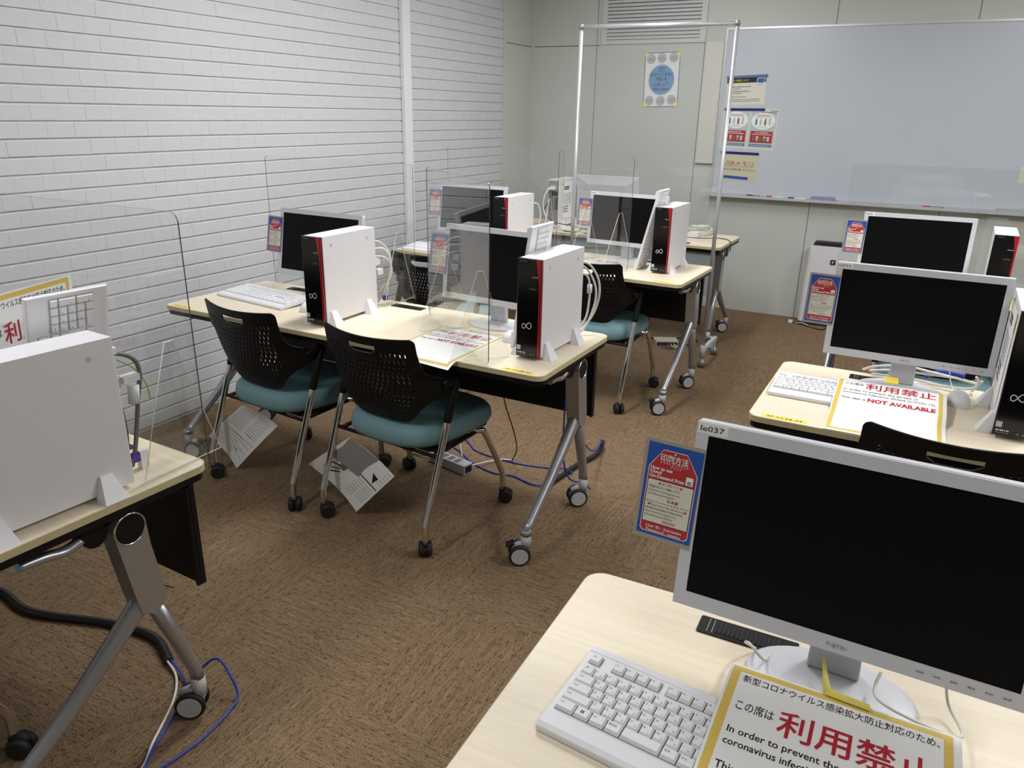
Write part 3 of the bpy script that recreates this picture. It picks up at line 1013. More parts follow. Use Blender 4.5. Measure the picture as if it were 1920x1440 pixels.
# ------------------------------------------------------------------ computer towers
def make_tower(label):
    root = thing('computer_tower', label, 'computer', group='white computer towers with black fronts')
    W2, D2, Z0, H = 0.0445, 0.169, 0.012, 0.332
    m = MB()
    m.prism(rrect(-W2, W2, -D2 + 0.016, D2, 0.0025, 2), Z0, Z0 + H, WHITE)
    c = m.build('case', root)
    m = MB()
    for y in (-0.105, 0.115):
        for sx in (-1, 1):
            m = MB()
            m.cyl((sx * W2, y, Z0 + 0.297), (sx * (W2 + 0.0008), y, Z0 + 0.297), 0.0058, LGREY, n=14)
            m.build('side_screw', c)
    m = MB()
    yf = -D2
    m.prism(rrect(-W2, W2, yf, yf + 0.0158, 0.004, 3), Z0 - 0.001, Z0 + H + 0.0005, PIANO)
    fr = m.build('front_panel', root)
    m = MB()
    s = Sheet(m, lambda u, v, l: (u, yf - 0.0002 - l, Z0 + v))
    s.poly([(W2 - 0.0062, 0.0005), (W2 - 0.0012, 0.0005), (W2 - 0.0008, H), (W2 - 0.0185, H), (W2 - 0.0062, H - 0.075)], REDACC)
    m.box(W2 - 0.003, W2 + 0.0003, yf + 0.0025, yf + 0.0065, Z0, Z0 + H, REDACC)
    m.build('red_stripe', fr)
    m = MB()
    s = Sheet(m, lambda u, v, l: (u, yf - 0.0002 - l, Z0 + v))
    s.text('ESPRIMO', -0.034, 0.3225, 0.0065, LOGOD, 0.026)
    s.rect(0.012, 0.034, 0.2735, 0.2752, LOGO)
    s.text('FUJITSU', 0.004, 0.232, 0.0085, LOGOD, 0.026)
    # lemniscate mark, right loop larger
    n = 56
    out_, in_ = [], []
    pts = []
    for i in range(n):
        a = 2 * math.pi * i / n
        k = 1.0 / (1 + math.sin(a) ** 2)
        g = 1.12 if math.cos(a) > 0 else 0.9
        pts.append(Vector((0.0172 * math.cos(a) * k * g - 0.0065, 0.026 * math.sin(a) * math.cos(a) * k * g + 0.107 + 0.0018 * math.cos(a), 0)))
    for i in range(n):
        p, q = pts[i], pts[(i + 1) % n]
        tn = (pts[(i + 1) % n] - pts[i - 1]).normalized()
        tq = (pts[(i + 2) % n] - pts[i]).normalized()
        o1, o2 = Vector((-tn.y, tn.x, 0)) * 0.00125, Vector((-tq.y, tq.x, 0)) * 0.00125
        s.poly([(p - o1)[:2], (q - o2)[:2], (q + o2)[:2], (p + o1)[:2]], LOGO)
    s.rect(-0.040, -0.026, 0.021, 0.037, STICK)
    s.rect(-0.037, -0.029, 0.024, 0.034, LGREY, 2)
    s.bars(-0.038, 0.011, 0.03, 0.004, LOGO, 5)
    s.bars(-0.038, 0.005, 0.03, 0.003, LOGOD, 6)
    s.ellipse(0.013, 0.0085, 0.0022, 0.0028, LOGOD)
    s.ellipse(0.025, 0.0085, 0.0022, 0.0028, LOGOD)
    for k in range(4):
        s.rect(0.008 + k * 0.006, 0.0095 + k * 0.006, 0.03, 0.036, TYRE)
    m.build('front_marks', fr)
    m = MB()
    m.box(-W2 + 0.006, W2 - 0.006, D2, D2 + 0.0012, Z0 + 0.008, Z0 + H - 0.008, GREYMET)
    m.box(-W2 + 0.014, W2 - 0.034, D2 + 0.0012, D2 + 0.003, Z0 + 0.22, Z0 + 0.25, KCABLE)
    m.box(-W2 + 0.012, W2 - 0.012, D2 + 0.0012, D2 + 0.002, Z0 + 0.262, Z0 + 0.318, MGR)
    for k in range(5):
        m.box(-W2 + 0.012 + k * 0.013, -W2 + 0.020 + k * 0.013, D2 + 0.0012, D2 + 0.0022, Z0 + 0.02, Z0 + 0.11, MGR)
    for k in range(6):
        m.box(-W2 + 0.012, -W2 + 0.03, D2 + 0.0012, D2 + 0.004, Z0 + 0.125 + k * 0.014, Z0 + 0.134 + k * 0.014, KCABLE)
    m.build('rear_panel', root)
    for sx in (-1, 1):
        for y in (-0.118, 0.105):
            m = MB()
            xa, xb = W2 + 0.0004, W2 + 0.037
            b = (xa, xb, y - 0.027, y + 0.027) if sx > 0 else (-xb, -xa, y - 0.027, y + 0.027)
            tt = (xa, xa + 0.006, y - 0.013, y + 0.013) if sx > 0 else (-xa - 0.006, -xa, y - 0.013, y + 0.013)
            m.frustum(b, tt, 0.0, 0.056, WHITE2)
            if sx > 0:
                m.box(W2 - 0.012, W2 + 0.0004, y - 0.02, y + 0.02, 0.0, 0.0105, WHITE2)
            else:
                m.box(-W2 - 0.0004, -W2 + 0.012, y - 0.02, y + 0.02, 0.0, 0.0105, WHITE2)
            m.build('stand_foot', root, bevel=0.0008)
    return root
def tower_at(x, y, deg, ox=0.0445, oy=0.169):
    a = R(deg)
    return (x + math.cos(a) * ox - math.sin(a) * oy, y + math.sin(a) * ox + math.cos(a) * oy, TOP), a
tower0 = make_tower('tower standing at the right end of the middle desk, beside the barred seat')
l, a = tower_at(-1.1542, 2.2031, -1.3)
tower0.location, tower0.rotation_euler = l, (0, 0, a)
TOWERS = {'A2': (l, a)}
for key, x, y, d, lab in (
        ('A1', -2.0498, 2.1525, 1.1, 'tower between the two seats of the middle desk, right of the flat keyboard'),
        ('B', -1.5473, 0.6075, -3.85, 'large tower side at the left edge of the picture, seen from its blank flank'),
        ('E2', -1.2356, 3.8876, -0.3, 'tower at the right end of the rear desk with a keyboard leaning on it'),
        ('E1', -2.1563, 3.8054, 0.0, 'tower on the rear desk between two monitors, near the brick wall'),
        ('C', 0.2591, 2.2498, -1.8, 'tower cut by the right edge, beside the white mouse and notice'),
        ('G', 0.2771, 3.7994, -2.2, 'small far tower at the right edge in front of the whiteboard')):
    l, a = tower_at(x, y, d)
    TOWERS[key] = (l, a)
    dup(tower0, l, a, lab)
back_tower = dup(tower0, (-2.392, 5.27, TOP), R(181), 'tower on the back desk turned round so its grey rear sockets show')

# ------------------------------------------------------------------ monitors
def make_monitor(label):
    root = thing('monitor', label, 'monitor', group='white monitors with black screens')
    m = MB()
    m.lathe([(0.119, 0.0), (0.12, 0.003), (0.1185, 0.006), (0.112, 0.008), (0.07, 0.0105), (0.03, 0.0125), (0.002, 0.013)], BEZEL, 40, 0.66)
    m.build('base', root)
    m = MB()
    m.prism([(-0.037, 0.012), (0.037, 0.012), (0.032, 0.20), (-0.032, 0.20)], 0.022, 0.044, STAND, plane='xz')
    m.box(-0.045, 0.045, 0.022, 0.034, 0.19, 0.285, STAND)
    m.build('neck', root, bevel=0.003)
    W2, H2 = 0.236, 0.146
    m = MB()
    m.prism(rrect(-W2, W2, -H2, H2, 0.005, 3), 0.0, 0.016, BEZEL, plane='xz')
    # raised frame round the screen opening and a tapered rear shell
    sw, sh0, sh1 = 0.217, -0.122, 0.126
    for a in ((-W2 + 0.001, -sw, -H2 + 0.001, H2 - 0.001), (sw, W2 - 0.001, -H2 + 0.001, H2 - 0.001), (-sw, sw, -H2 + 0.001, sh0), (-sw, sw, sh1, H2 - 0.001)):
        m.box(a[0], a[1], -0.0035, 0.0, a[2], a[3], BEZEL)
    vs = [(-W2 + 0.006, 0.016, -H2 + 0.006), (W2 - 0.006, 0.016, -H2 + 0.006), (W2 - 0.006, 0.016, H2 - 0.006), (-W2 + 0.006, 0.016, H2 - 0.006), (-0.15, 0.038, -0.1), (0.15, 0.038, -0.1), (0.15, 0.038, 0.09), (-0.15, 0.038, 0.09)]
    m.add(vs, [(4, 5, 6, 7), (0, 1, 5, 4), (1, 2, 6, 5), (2, 3, 7, 6), (3, 0, 4, 7)], STAND)
    d = m.build('display', root, recalc=True)
    d.location = (0, -0.012, 0.233)
    d.rotation_euler = (R(-5), 0, 0)
    m = MB()
    m.box(-sw, sw, -0.0012, -0.0002, sh0, sh1, SCREEN)
    m.build('screen', d)
    m = MB()
    s = Sheet(m, lambda u, v, l: (u, -0.0036 - l, v))
    s.text('FUJITSU', 0.0, -0.1365, 0.0075, LOGOD, 0.026, 'CENTER')
    for k in range(6):
        s.bars(0.1 + k * 0.02, -0.134, 0.009, 0.0022, LOGOD, 90 + k)
    m.build('bezel_marks', d)
    m = MB()
    m.box(0.075, 0.098, 0.017, 0.03, -0.152, -0.1465, STAND)
    m.build('button', d)
    return root
def name_sticker(mon, text):
    d = [c for c in mon.children if c.name.startswith('display')][0]
    m = MB()
    s = Sheet(m, lambda u, v, l: (u, -0.0037 - l, v))
    s.rect(-0.2335, -0.19, 0.1285, 0.1445, PAPER, 0)
    if text:
        s.text(text, -0.2305, 0.1325, 0.0115, INK, 0.034)
    else:
        s.bars(-0.23, 0.134, 0.03, 0.005, LOGOD, 3)
    m.build('name_sticker', d)
mon0 = make_monitor('largest monitor, nearest the camera at the lower right, screen off')
MONS = {}
SPECS = (('D', -0.0031, 1.0109, -1.0, 7.5, None),
         ('C', 0.025, 2.5272, -0.3, 1.0, 'monitor on the right desk behind the largest one, above the second notice'),
         ('G', -0.0158, 4.046, 2.0, 5.0, 'far right monitor in front of the air purifier, under the whiteboard tray'),
         ('A1', -2.3053, 2.5287, -1.8, 10.0, 'monitor at the left of the middle desk, half covered by a tower'),
         ('A2', -1.4246, 2.52, -5.0, 7.0, 'monitor on the middle desk partly behind the slanted acrylic sheet'),
         ('E1', -2.4395, 4.0354, -0.1, 8.0, 'monitor on the rear desk closest to the brick wall'),
         ('E2', -1.4755, 4.1299, -4.3, 5.0, 'monitor on the rear desk left of the tower with the leaning keyboard'))
for key, x, y, th, ti, lab in SPECS:
    a = R(th)
    loc = (x - math.sin(a) * 0.012, y + math.cos(a) * 0.012, TOP)
    if lab is None:
        mo = mon0
        mo.location, mo.rotation_euler = loc, (0, 0, a)
    else:
        mo = dup(mon0, loc, a, lab)
    d = [c for c in mo.children if c.name.startswith('display')][0]
    d.rotation_euler = (R(-ti), 0, 0)
    MONS[key] = (mo, loc, a, R(ti))
mo = dup(mon0, (-2.06, 5.33, TOP), R(183), 'monitor on the back desk turned away so only its white back shows')
[c for c in mo.children if c.name.startswith('display')][0].rotation_euler = (R(-14), 0, 0)
name_sticker(MONS['D'][0], 'le037')
name_sticker(MONS['C'][0], 'le033')
name_sticker(MONS['G'][0], None)
name_sticker(MONS['E2'][0], None)

# ------------------------------------------------------------------ laminated printing cards on the monitors
def make_card(label):
    TW, TH = 0.084, 0.147
    m = MB()
    m.box(-TW / 2 - 0.006, TW / 2 + 0.001, 0.0, 0.0006, -TH / 2 - 0.007, TH / 2 + 0.006, LAMIN)
    s = Sheet(m, lambda u, v, l: (u, -0.0001 - l, v), 0.00016)
    w, h = TW / 2, TH / 2
    s.rect(-w, w, -h, h, TAGB, 1)
    def octo(k):
        return [(-w + k + 0.004, -h + k), (w - k - 0.004, -h + k), (w - k, -h + k + 0.004), (w - k, h - 0.036 - k * 0.4), (w - 0.024, h - k - 0.004), (-w + 0.024, h - k - 0.004), (-w + k, h - 0.036 - k * 0.4), (-w + k, -h + k + 0.004)]
    s.poly(octo(0.0045), PAPER, 2)
    s.poly(octo(0.0055), TAGR, 3)
    s.rect(-w + 0.0062, w - 0.0062, -h + 0.020, h - 0.057, INK, 4)
    s.rect(-w + 0.0072, w - 0.0072, -h + 0.021, h - 0.058, PAPERY, 5)
    s.ellipse(0.0, h - 0.0125, 0.0028, 0.0028, INK, 4)
    s.ellipse(0.0, h - 0.0125, 0.0016, 0.0016, PAPER, 5)
    s.text('印刷方法', 0.0, h - 0.0255, 0.0125, PAPER, 0.043, 'CENTER', 0.012, 6)
    s.text('クラウド オンデマンド', 0.001, h - 0.0305, 0.0052, PAPER, 0.044, 'CENTER', 0.0, 6)
    s.text('プリント', 0.004, h - 0.0352, 0.0052, PAPER, 0.018, 'CENTER', 0.0, 6)
    s.text('How to use', -w + 0.0075, h - 0.0415, 0.0074, PAPER, 0.034, 'LEFT', 0.03, 6)
    s.text('Cloud', -w + 0.0075, h - 0.0475, 0.0074, PAPER, 0.018, 'LEFT', 0.03, 6)
    s.text('On-Demand Print', -w + 0.0075, h - 0.0545, 0.0074, PAPER, 0.054, 'LEFT', 0.03, 6)
    s.rect(w - 0.021, w - 0.009, h - 0.055, h - 0.041, INK, 6)
    s.rect(w - 0.0205, w - 0.0095, h - 0.0545, h - 0.0415, PAPER, 7)
    s.rect(w - 0.018, w - 0.012, h - 0.050, h - 0.0485, INK, 8)
    s.rect(w - 0.018, w - 0.012, h - 0.053, h - 0.0515, INK, 8)
    y0 = h - 0.064
    s.text('■下記ご参照ください■', 0.0, y0, 0.0046, TAGR, 0.036, 'CENTER', 0, 7)
    s.text('名古屋大学メディア教育システム', -w + 0.009, y0 - 0.0066, 0.0046, INK, 0.048, 'LEFT', 0, 7)
    s.text('http://www.icts.nagoya-u.ac.', -w + 0.009, y0 - 0.0122, 0.0046, INKG, 0.05, 'LEFT', 0, 7)
    s.text('jp/media/use/printing.html', -w + 0.009, y0 - 0.0178, 0.0046, INKG, 0.042, 'LEFT', 0, 7)
    s.text('日本語', w - 0.026, y0 - 0.025, 0.006, TAGR, 0.017, 'RIGHT', 0.01, 7)
    for k in range(14):
        s.rect(-w + 0.009 + k * 0.0048, -w + 0.0118 + k * 0.0048, y0 - 0.0292, y0 - 0.0283, INK, 7)
    s.text('■Please refer to the following site■', 0.0, y0 - 0.0352, 0.0044, TAGR, 0.06, 'CENTER', 0, 7)
    s.text('INFORMATION MEDIA STUDIES SYSTEM', -w + 0.009, y0 - 0.0412, 0.0042, INK, 0.058, 'LEFT', 0, 7)
    s.text('http://www.icts.nagoya-u.ac.', -w + 0.009, y0 - 0.0466, 0.0046, INKG, 0.05, 'LEFT', 0, 7)
    s.text('jp/en/media/use/printing.html', -w + 0.009, y0 - 0.0522, 0.0046, INKG, 0.044, 'LEFT', 0, 7)
    s.text('ENGLISH', w - 0.026, y0 - 0.0592, 0.0058, TAGR, 0.019, 'RIGHT', 0.005, 7)
    s.text('User ID : 3cd-nanbu', 0.0, -h + 0.0125, 0.0062, PAPER, 0.056, 'CENTER', 0.012, 6)
    s.text('Password : insatsu', 0.0, -h + 0.0062, 0.0062, PAPER, 0.054, 'CENTER', 0.012, 6)
    o = m.build('printing_card')
    return tag(o, label, 'card', 'blue and red printing cards on the monitors')
card0 = make_card('blue and red printing card on the largest monitor, its lettering readable')
CARDS = (('D', None), ('C', 'blue and red card overlapping the white air purifier, on the second monitor'),
         ('G', 'small blue and red card on the far right monitor, above the air purifier'),
         ('A1', 'blue and red card against the white bricks, on the left middle monitor'),
         ('A2', 'washed out blue and red card seen through the slanted acrylic sheet'),
         ('E1', 'faint blue and red card on the rear monitor closest to the bricks'),
         ('E2', 'small blue and red card left of the rear monitor beside the aluminium post'))
for key, lab in CARDS:
    mo, loc, a, ti = MONS[key]
    px, pz = -0.262, 0.026
    py = -0.0048
    # from the display's own frame (pivot at y -0.012, z 0.233)
    y1, z1 = py * math.cos(-ti) - pz * math.sin(-ti), py * math.sin(-ti) + pz * math.cos(-ti)
    lx, ly, lz = px, y1 - 0.012, z1 + 0.233
    wl = (loc[0] + math.cos(a) * lx - math.sin(a) * ly, loc[1] + math.sin(a) * lx + math.cos(a) * ly, loc[2] + lz)
    if lab is None:
        card0.location, card0.rotation_euler = wl, (-ti, R(1.5), a)
    else:
        dup(card0, wl, 0, lab, rot=(-ti, R(1.0), a))

# ------------------------------------------------------------------ keyboards
KROWS = []
def key_layout():
    ks = []
    U = 0.0187
    xs, yb = -0.2165, 0.0
    def row(y, items, x0=xs):
        x = x0
        for it in items:
            lab, w = it if isinstance(it, tuple) else (it, 1.0)
            if lab is not None:
                ks.append((x, y, w * U, U, lab))
            x += w * U
    row(0.0490, [('Esc', 1), (None, 1), 'F1', 'F2', 'F3', 'F4', (None, .5), 'F5', 'F6', 'F7', 'F8', (None, .5), 'F9', 'F10', 'F11', 'F12', (None, .25), 'Prt', 'Scr', 'Pau'])
    row(0.0230, ['半', '1 ぬ', '2 ふ', '3 あ', '4 う', '5 え', '6 お', '7 や', '8 ゆ', '9 よ', '0 わ', '- ほ', '^ へ', '¥ ー', ('Bs', 1), (None, .25), 'Ins', 'Hm', 'PU', (None, .25), 'Num', '/', '*', '-'])
    row(0.0230 - U, [('Tab', 1.5), 'Q た', 'W て', 'E い', 'R す', 'T か', 'Y ん', 'U な', 'I に', 'O ら', 'P せ', '@', '[', (None, 1.5), (None, .25), 'Del', 'End', 'PD', (None, .25), '7', '8', '9'])
    row(0.0230 - 2 * U, [('Caps', 1.75), 'A ち', 'S と', 'D し', 'F は', 'G き', 'H く', 'J ま', 'K の', 'L り', '; れ', ': け', '] む', (None, .25), (None, .25 + 1), (None, 3.25), (None, .0), '4', '5', '6'])
    row(0.0230 - 3 * U, [('Shift', 2.25), 'Z つ', 'X さ', 'C そ', 'V ひ', 'B こ', 'N み', 'M も', ', ね', '. る', '/ め', '\\ ろ', ('Shift', 1.75), (None, .25), (None, 1), '↑', (None, 1), (None, .25), '1', '2', '3'])
    row(0.0230 - 4 * U, [('Ctrl', 1.5), ('⊞', 1.25), ('Alt', 1.25), ('無変換', 1.25), ('', 3), ('変換', 1.25), ('かな', 1.25), ('Alt', 1.25), ('App', 1.5), ('Ctrl', 1.5), (None, .25), '←', '↓', '→', (None, .25), ('0', 2), '.'])
    return ks
def key_geo(x, y, w, h, lab, tall=0.0):
    m = MB()
    g = 0.0007
    z0, z1 = 0.0, 0.0052
    m.frustum((g, w - g, g - tall, h - g), (0.0026, w - 0.0026, 0.0032 - tall, h - 0.0018), z0, z1, KEYW)
    s = Sheet(m, lambda u, v, l: (u, v, z1 + l), 0.0001)
    if lab:
        if lab == '⊞':
            for a in (0, 1):
                for b in (0, 1):
                    s.rect(0.009 + a * 0.0028, 0.0113 + a * 0.0028, 0.0075 + b * 0.0026, 0.0097 + b * 0.0026, INK, 1)
        elif ' ' in lab:
            p, q = lab.split(' ')
            s.text(p, 0.0042, 0.0105, 0.0052, INK, None, lv=1)
            s.text(q, w - 0.0078, 0.0046, 0.0042, INKG, None, lv=1)
        else:
            s.text(lab, 0.0042, 0.0105, 0.0040 if len(lab) > 1 else 0.0052, INK, None, lv=1)
    return m
KB_BASE = 0.0125
def make_keyboard(label, keys=True):
    root = thing('keyboard', label, 'keyboard', group='white keyboards')
    m = MB()
    prof = [(-0.0875, 0.0), (0.0875, 0.0), (0.0875, 0.0105), (0.084, 0.0135), (0.0735, KB_BASE + 0.001), (0.0732, KB_BASE), (-0.0795, KB_BASE), (-0.0865, 0.0095), (-0.0875, 0.0065)]
    m.prism(prof, -0.2245, 0.213, WHITE2, plane='yz')
    m.build('body', root, bevel=0.0015)
    m = MB()
    U = 0.0187
    xs = -0.2165
    zz = KB_BASE
    for a, b, c, d in ((0, 15, 0.0230 - 4 * U, 0.0230 + U), (0, 1, 0.049, 0.049 + U), (2, 6, 0.049, 0.049 + U), (6.5, 10.5, 0.049, 0.049 + U), (11, 15, 0.049, 0.049 + U), (15.25, 18.25, 0.049, 0.049 + U), (15.25, 18.25, 0.0230 - U, 0.0230 + U), (15.25, 18.25, 0.0230 - 4 * U, 0.023 - 3 * U), (16.25, 17.25, 0.0230 - 3 * U, 0.023 - 2 * U), (18.5, 22.5, 0.0230 - 4 * U, 0.0230 + U)):
        m.box(xs + a * U, xs + b * U, c, d, zz, zz + 0.0004, KEYGAP)
    m.build('key_bed', root)
    allk = MB()
    shared = {}
    ks = key_layout()
    ks.append((xs + 13.75 * U, 0.0230 - 2 * U, 1.25 * U, 2 * U, 'Ent'))
    ks.append((xs + 21.5 * U, 0.0230 - 2 * U, U, 2 * U, '+'))
    ks.append((xs + 21.5 * U, 0.0230 - 4 * U, U, 2 * U, 'Ent'))
    for x, y, w, h, lab in ks:
        kg = key_geo(x, y, w, h, lab)
        if keys:
            o = kg.build('key', root)
            o.location = (x, y, zz + 0.0004)
        else:
            allk.T = Matrix.Translation((x, y, zz + 0.0004))
            base = KEYW
            g = 0.0007
            allk.frustum((g, w - g, g, h - g), (0.0026, w - 0.0026, 0.0032, h - 0.0018), 0, 0.0052, KEYW)
    if not keys:
        allk.T = Matrix.Identity(4)
        allk.build('keys', root)
    for sx in (-1, 1):
        m = MB()
        m.box(sx * 0.19 - 0.016, sx * 0.19 + 0.016, 0.068, 0.074, -0.0125, 0.0, WHITE2)
        m.build('tilt_foot', root)
    return root
kb0 = make_keyboard('white keyboard lying on the nearest desk, lower edge of the picture')
TILT = R(4.3)
kb0.location = (-0.1145, 0.808, TOP + 0.0078)
kb0.rotation_euler = (TILT, 0, R(-5.0))
dup(kb0, (-0.100, 2.362, TOP + 0.0078), 0, 'white keyboard lying on the right desk beside the NOT AVAILABLE notice', rot=(TILT, 0, R(-0.5)))
dup(kb0, (-2.492, 2.372, TOP + 0.0078), 0, 'white keyboard lying flat at the left of the middle desk', rot=(TILT, 0, R(-7)))
def standing(x_base, y, lean, rz=0.0):
    """keyboard stood on its left end, keys to the right (+x), long axis up and leaning to +x"""
    up = Vector((math.sin(lean), 0, math.cos(lean)))
    nrm = Vector((math.cos(lean), 0, -math.sin(lean)))
    back = nrm.cross(up)
    rot = Matrix((up, back, nrm)).transposed()
    rot = Matrix.Rotation(rz, 3, 'Z') @ rot
    c = Vector((x_base, y, TOP + 0.0005)) + Matrix.Rotation(rz, 3, 'Z') @ (up * 0.2245)
    return c, rot.to_euler()
c, e = standing(-1.228, 2.39, R(8.5))
dup(kb0, c, 0, 'keyboard stood on end, leaning on the right hand tower of the middle desk', rot=e)
c, e = standing(-1.652, 0.94, R(12.5), R(-4))
dup(kb0, c, 0, 'keyboard stood on end behind the large tower at the left edge', rot=e)
kbs = make_keyboard('keyboard stood on end, its white edge leaning on the rear desk tower', False)
c, e = standing(-1.338, 4.003, R(13.5))
kbs.location, kbs.rotation_euler = c, e
dup(kbs, (-2.53, 3.83, TOP + 0.0078), 0, 'white keyboard at the left end of the rear desk, mostly behind acrylic', rot=(TILT, 0, 0))

# ------------------------------------------------------------------ mice
def make_mouse(label):
    root = thing('computer_mouse', label, 'mouse', group='white computer mice')
    m = MB()
    NU, NV = 24, 14
    rows = []
    for i in range(NV + 1):
        ph = (math.pi / 2) * i / NV
        row = []
        for j in range(NU):
            a = 2 * math.pi * j / NU
            k = math.cos(ph) ** 0.75
            x = 0.031 * k * math.copysign(abs(math.cos(a)) ** 0.85, math.cos(a)) * (1 - 0.1 * math.sin(a))
            y = 0.055 * k * math.copysign(abs(math.sin(a)) ** 0.85, math.sin(a))
            row.append((x, y - 0.006 * math.sin(ph), 0.002 + 0.035 * math.sin(ph) ** 0.9))
        row.append(row[0])
        rows.append(row)
    m.grid(rows, WHITE2)
    m.prism([(r[0], r[1]) for r in rows[0][:-1]], 0.0, 0.0022, WHITE2)
    m.build('shell', root)
    m = MB()
    m.tube([(-0.0025, 0.032, 0.0265), (0.0025, 0.032, 0.0265)], 0.0065, LGREY, 14)
    m.build('scroll_wheel', root)
    return root
mouse0 = make_mouse('white mouse on the right desk beside the notice and tower')
mouse0.location = (0.186, 2.5, TOP)
mouse0.rotation_euler = (0, 0, R(4))
mm = MB()
mm.tube(smooth_path([(0, 0.052, 0.014), (-0.004, 0.085, 0.012), (-0.016, 0.11, 0.03), (-0.03, 0.125, 0.09)], 5), 0.0018, WCABLE, 6)
mm.build('cord', mouse0)
dup(mouse0, (-1.268, 2.395, TOP), R(5), 'white mouse on the middle desk at the foot of the right tower')
dup(mouse0, (-2.198, 2.335, TOP), R(10), 'white mouse peeking out left of the tower on the middle desk')

# ------------------------------------------------------------------ laminated NOT AVAILABLE notices
def make_sign(label, bend=None, cat='notice'):
    W2, H2 = 0.1485, 0.21
    bend = bend or (lambda u, v: 0.0)
    m = MB()
    fn = lambda u, v, l: (u, v, 0.0008 + bend(u, v) + l)
    s = Sheet(m, fn, 0.0003)
    s.rect(-W2, W2, -H2, H2, PAPER, 0, 84)
    s.rect(-W2 + 0.004, W2 - 0.010, -H2 + 0.012, H2 - 0.004, SIGNY, 1, 84)
    s.rect(-W2 + 0.016, W2 - 0.021, -H2 + 0.024, H2 - 0.0145, PAPER, 2, 84)
    s.text('新型コロナウイルス感染拡大防止対応のため、', -0.127, 0.1775, 0.0165, INK, 0.25, 'LEFT', 0.006, 3)
    s.text('この席は', -0.127, 0.1215, 0.02, INK, 0.05, 'LEFT', 0.006, 3)
    s.text('利用禁止', -0.069, 0.1045, 0.05, SIGNR, 0.19, 'LEFT', 0.012, 4)
    s.text('In order to prevent the spread of', -0.127, 0.078, 0.0165, INK, 0.2, 'LEFT', 0.014, 3)
    s.text('coronavirus infectious disease (COVID-19),', -0.127, 0.0575, 0.0165, INK, 0.248, 'LEFT', 0.014, 3)
    s.text('This seat is', -0.127, 0.016, 0.0185, INK, 0.066, 'LEFT', 0.014, 3)
    s.text('NOT AVAILABLE', -0.056, 0.012, 0.034, SIGNR, 0.176, 'LEFT', 0.045, 4)
    root = thing('seat_notice', label, cat, group='yellow framed NOT AVAILABLE notices')
    m.build('sheet', root)
    return root
def hump(tab):
    def f(u, v):
        lo = lerp_table(tab, v - 0.012)
        hi = lerp_table(tab, v + 0.012)
        return 0.25 * lo + 0.5 * lerp_table(tab, v) + 0.25 * hi
    return f
bendD = hump([(-0.4, 0.001), (-0.095, 0.002), (-0.06, 0.0125), (-0.04, 0.0205), (0.14, 0.0345), (0.3, 0.036)])
bendC = hump([(-0.4, 0.0005), (-0.19, 0.001), (-0.05, 0.002), (-0.02, 0.0105), (-0.002, 0.0195), (0.145, 0.0335), (0.16, 0.0335), (0.3, -0.025)])
def bendA(u, v):
    return -0.016 * max(0.0, (-0.165 - v) / 0.045) ** 1.5 * (0.5 + 0.5 * u / 0.1485) + 0.0
sg = make_sign('yellow framed notice on the nearest desk, cut off by the lower picture edge', bendD)
sg.location = (0.014, 0.757, TOP)
mm = MB()
mm.add([(-0.022, 0.203, 0.039), (0.04, 0.199, 0.039), (0.037, 0.212, 0.0395), (-0.014, 0.217, 0.04), (-0.030, 0.262, 0.058), (-0.033, 0.261, 0.058)], [(0, 1, 2, 3), (0, 3, 4, 5)], TAPEO)
mm.build('tape_strip', sg)
sg2 = make_sign('yellow framed notice on the right desk, NOT AVAILABLE line fully readable', bendC)
sg2.location = (0.004, 2.29, TOP)
sg2.rotation_euler = (0, 0, R(0.5))
mm = MB()
mm.add([(-0.02, 0.178, 0.038), (0.018, 0.18, 0.0375), (0.015, 0.2, 0.05), (-0.018, 0.2, 0.052)], [(0, 1, 2, 3)], TAPEY)
mm.build('tape_strip', sg2)
sg3 = make_sign('yellow framed notice on the middle desk, its corner hanging over the edge', bendA)
sg3.location = (-1.448, 2.218, TOP)
sg3.rotation_euler = (0, 0, R(-1.0))
sg4 = make_sign('yellow framed notice on the rear desk behind a black chair back')
sg4.location = (-1.555, 3.925, TOP)
sg4.rotation_euler = (0, 0, R(-4))
# one stood up behind the keyboard at the left edge
sgb = make_sign('yellow framed notice standing behind the keyboard at the left edge')
nrm = Vector((math.cos(R(2)), 0, -math.sin(R(2))))
up = Vector((math.sin(R(2)), 0, math.cos(R(2))))
side = up.cross(nrm)
sgb.location = (-1.696, 0.918, TOP + 0.2105)
sgb.rotation_euler = (Matrix.Rotation(R(19), 3, 'Z') @ Matrix((side, up, nrm)).transposed()).to_euler()

# info sheets taped to the left flanks of two towers
def flank_sheet(loc, a, label):
    t = thing('info_sheet', label, 'notice', loc, a)
    m = MB()
    m.box(-0.0006, 0.0, -0.095, 0.105, 0.05, 0.31, PAPER)
    s = Sheet(m, lambda u, v, l: (-0.0006 - l, -u, v), 0.0002)
    s.rect(-0.085, 0.005, 0.255, 0.28, INK)
    s.bars(-0.08, 0.262, 0.075, 0.012, LGREY, 11, 2)
    s.rect(-0.085, -0.081, 0.16, 0.235, INK)
    for k in range(7):
        s.bars(-0.07, 0.225 - k * 0.012, 0.12, 0.004, INKG, 60 + k)
    for k in range(3):
        s.bars(-0.09, 0.13 - k * 0.018, 0.09, 0.011, SLATE, 80 + k)
    m.build('sheet', t)
    m = MB()
    m.box(-0.0012, -0.0006, -0.105, -0.085, 0.26, 0.31, TAPEP)
    m.box(-0.0012, -0.0006, 0.085, 0.115, 0.285, 0.315, TAPEP)
    m.build('corner_tape', t)
    return t
l, a = TOWERS['C']
flank_sheet((l[0] - math.cos(a) * 0.0457, l[1] - math.sin(a) * 0.0457, TOP + 0.012), a, 'printed info sheet taped to the left flank of the tower at the right edge')
a = R(181)
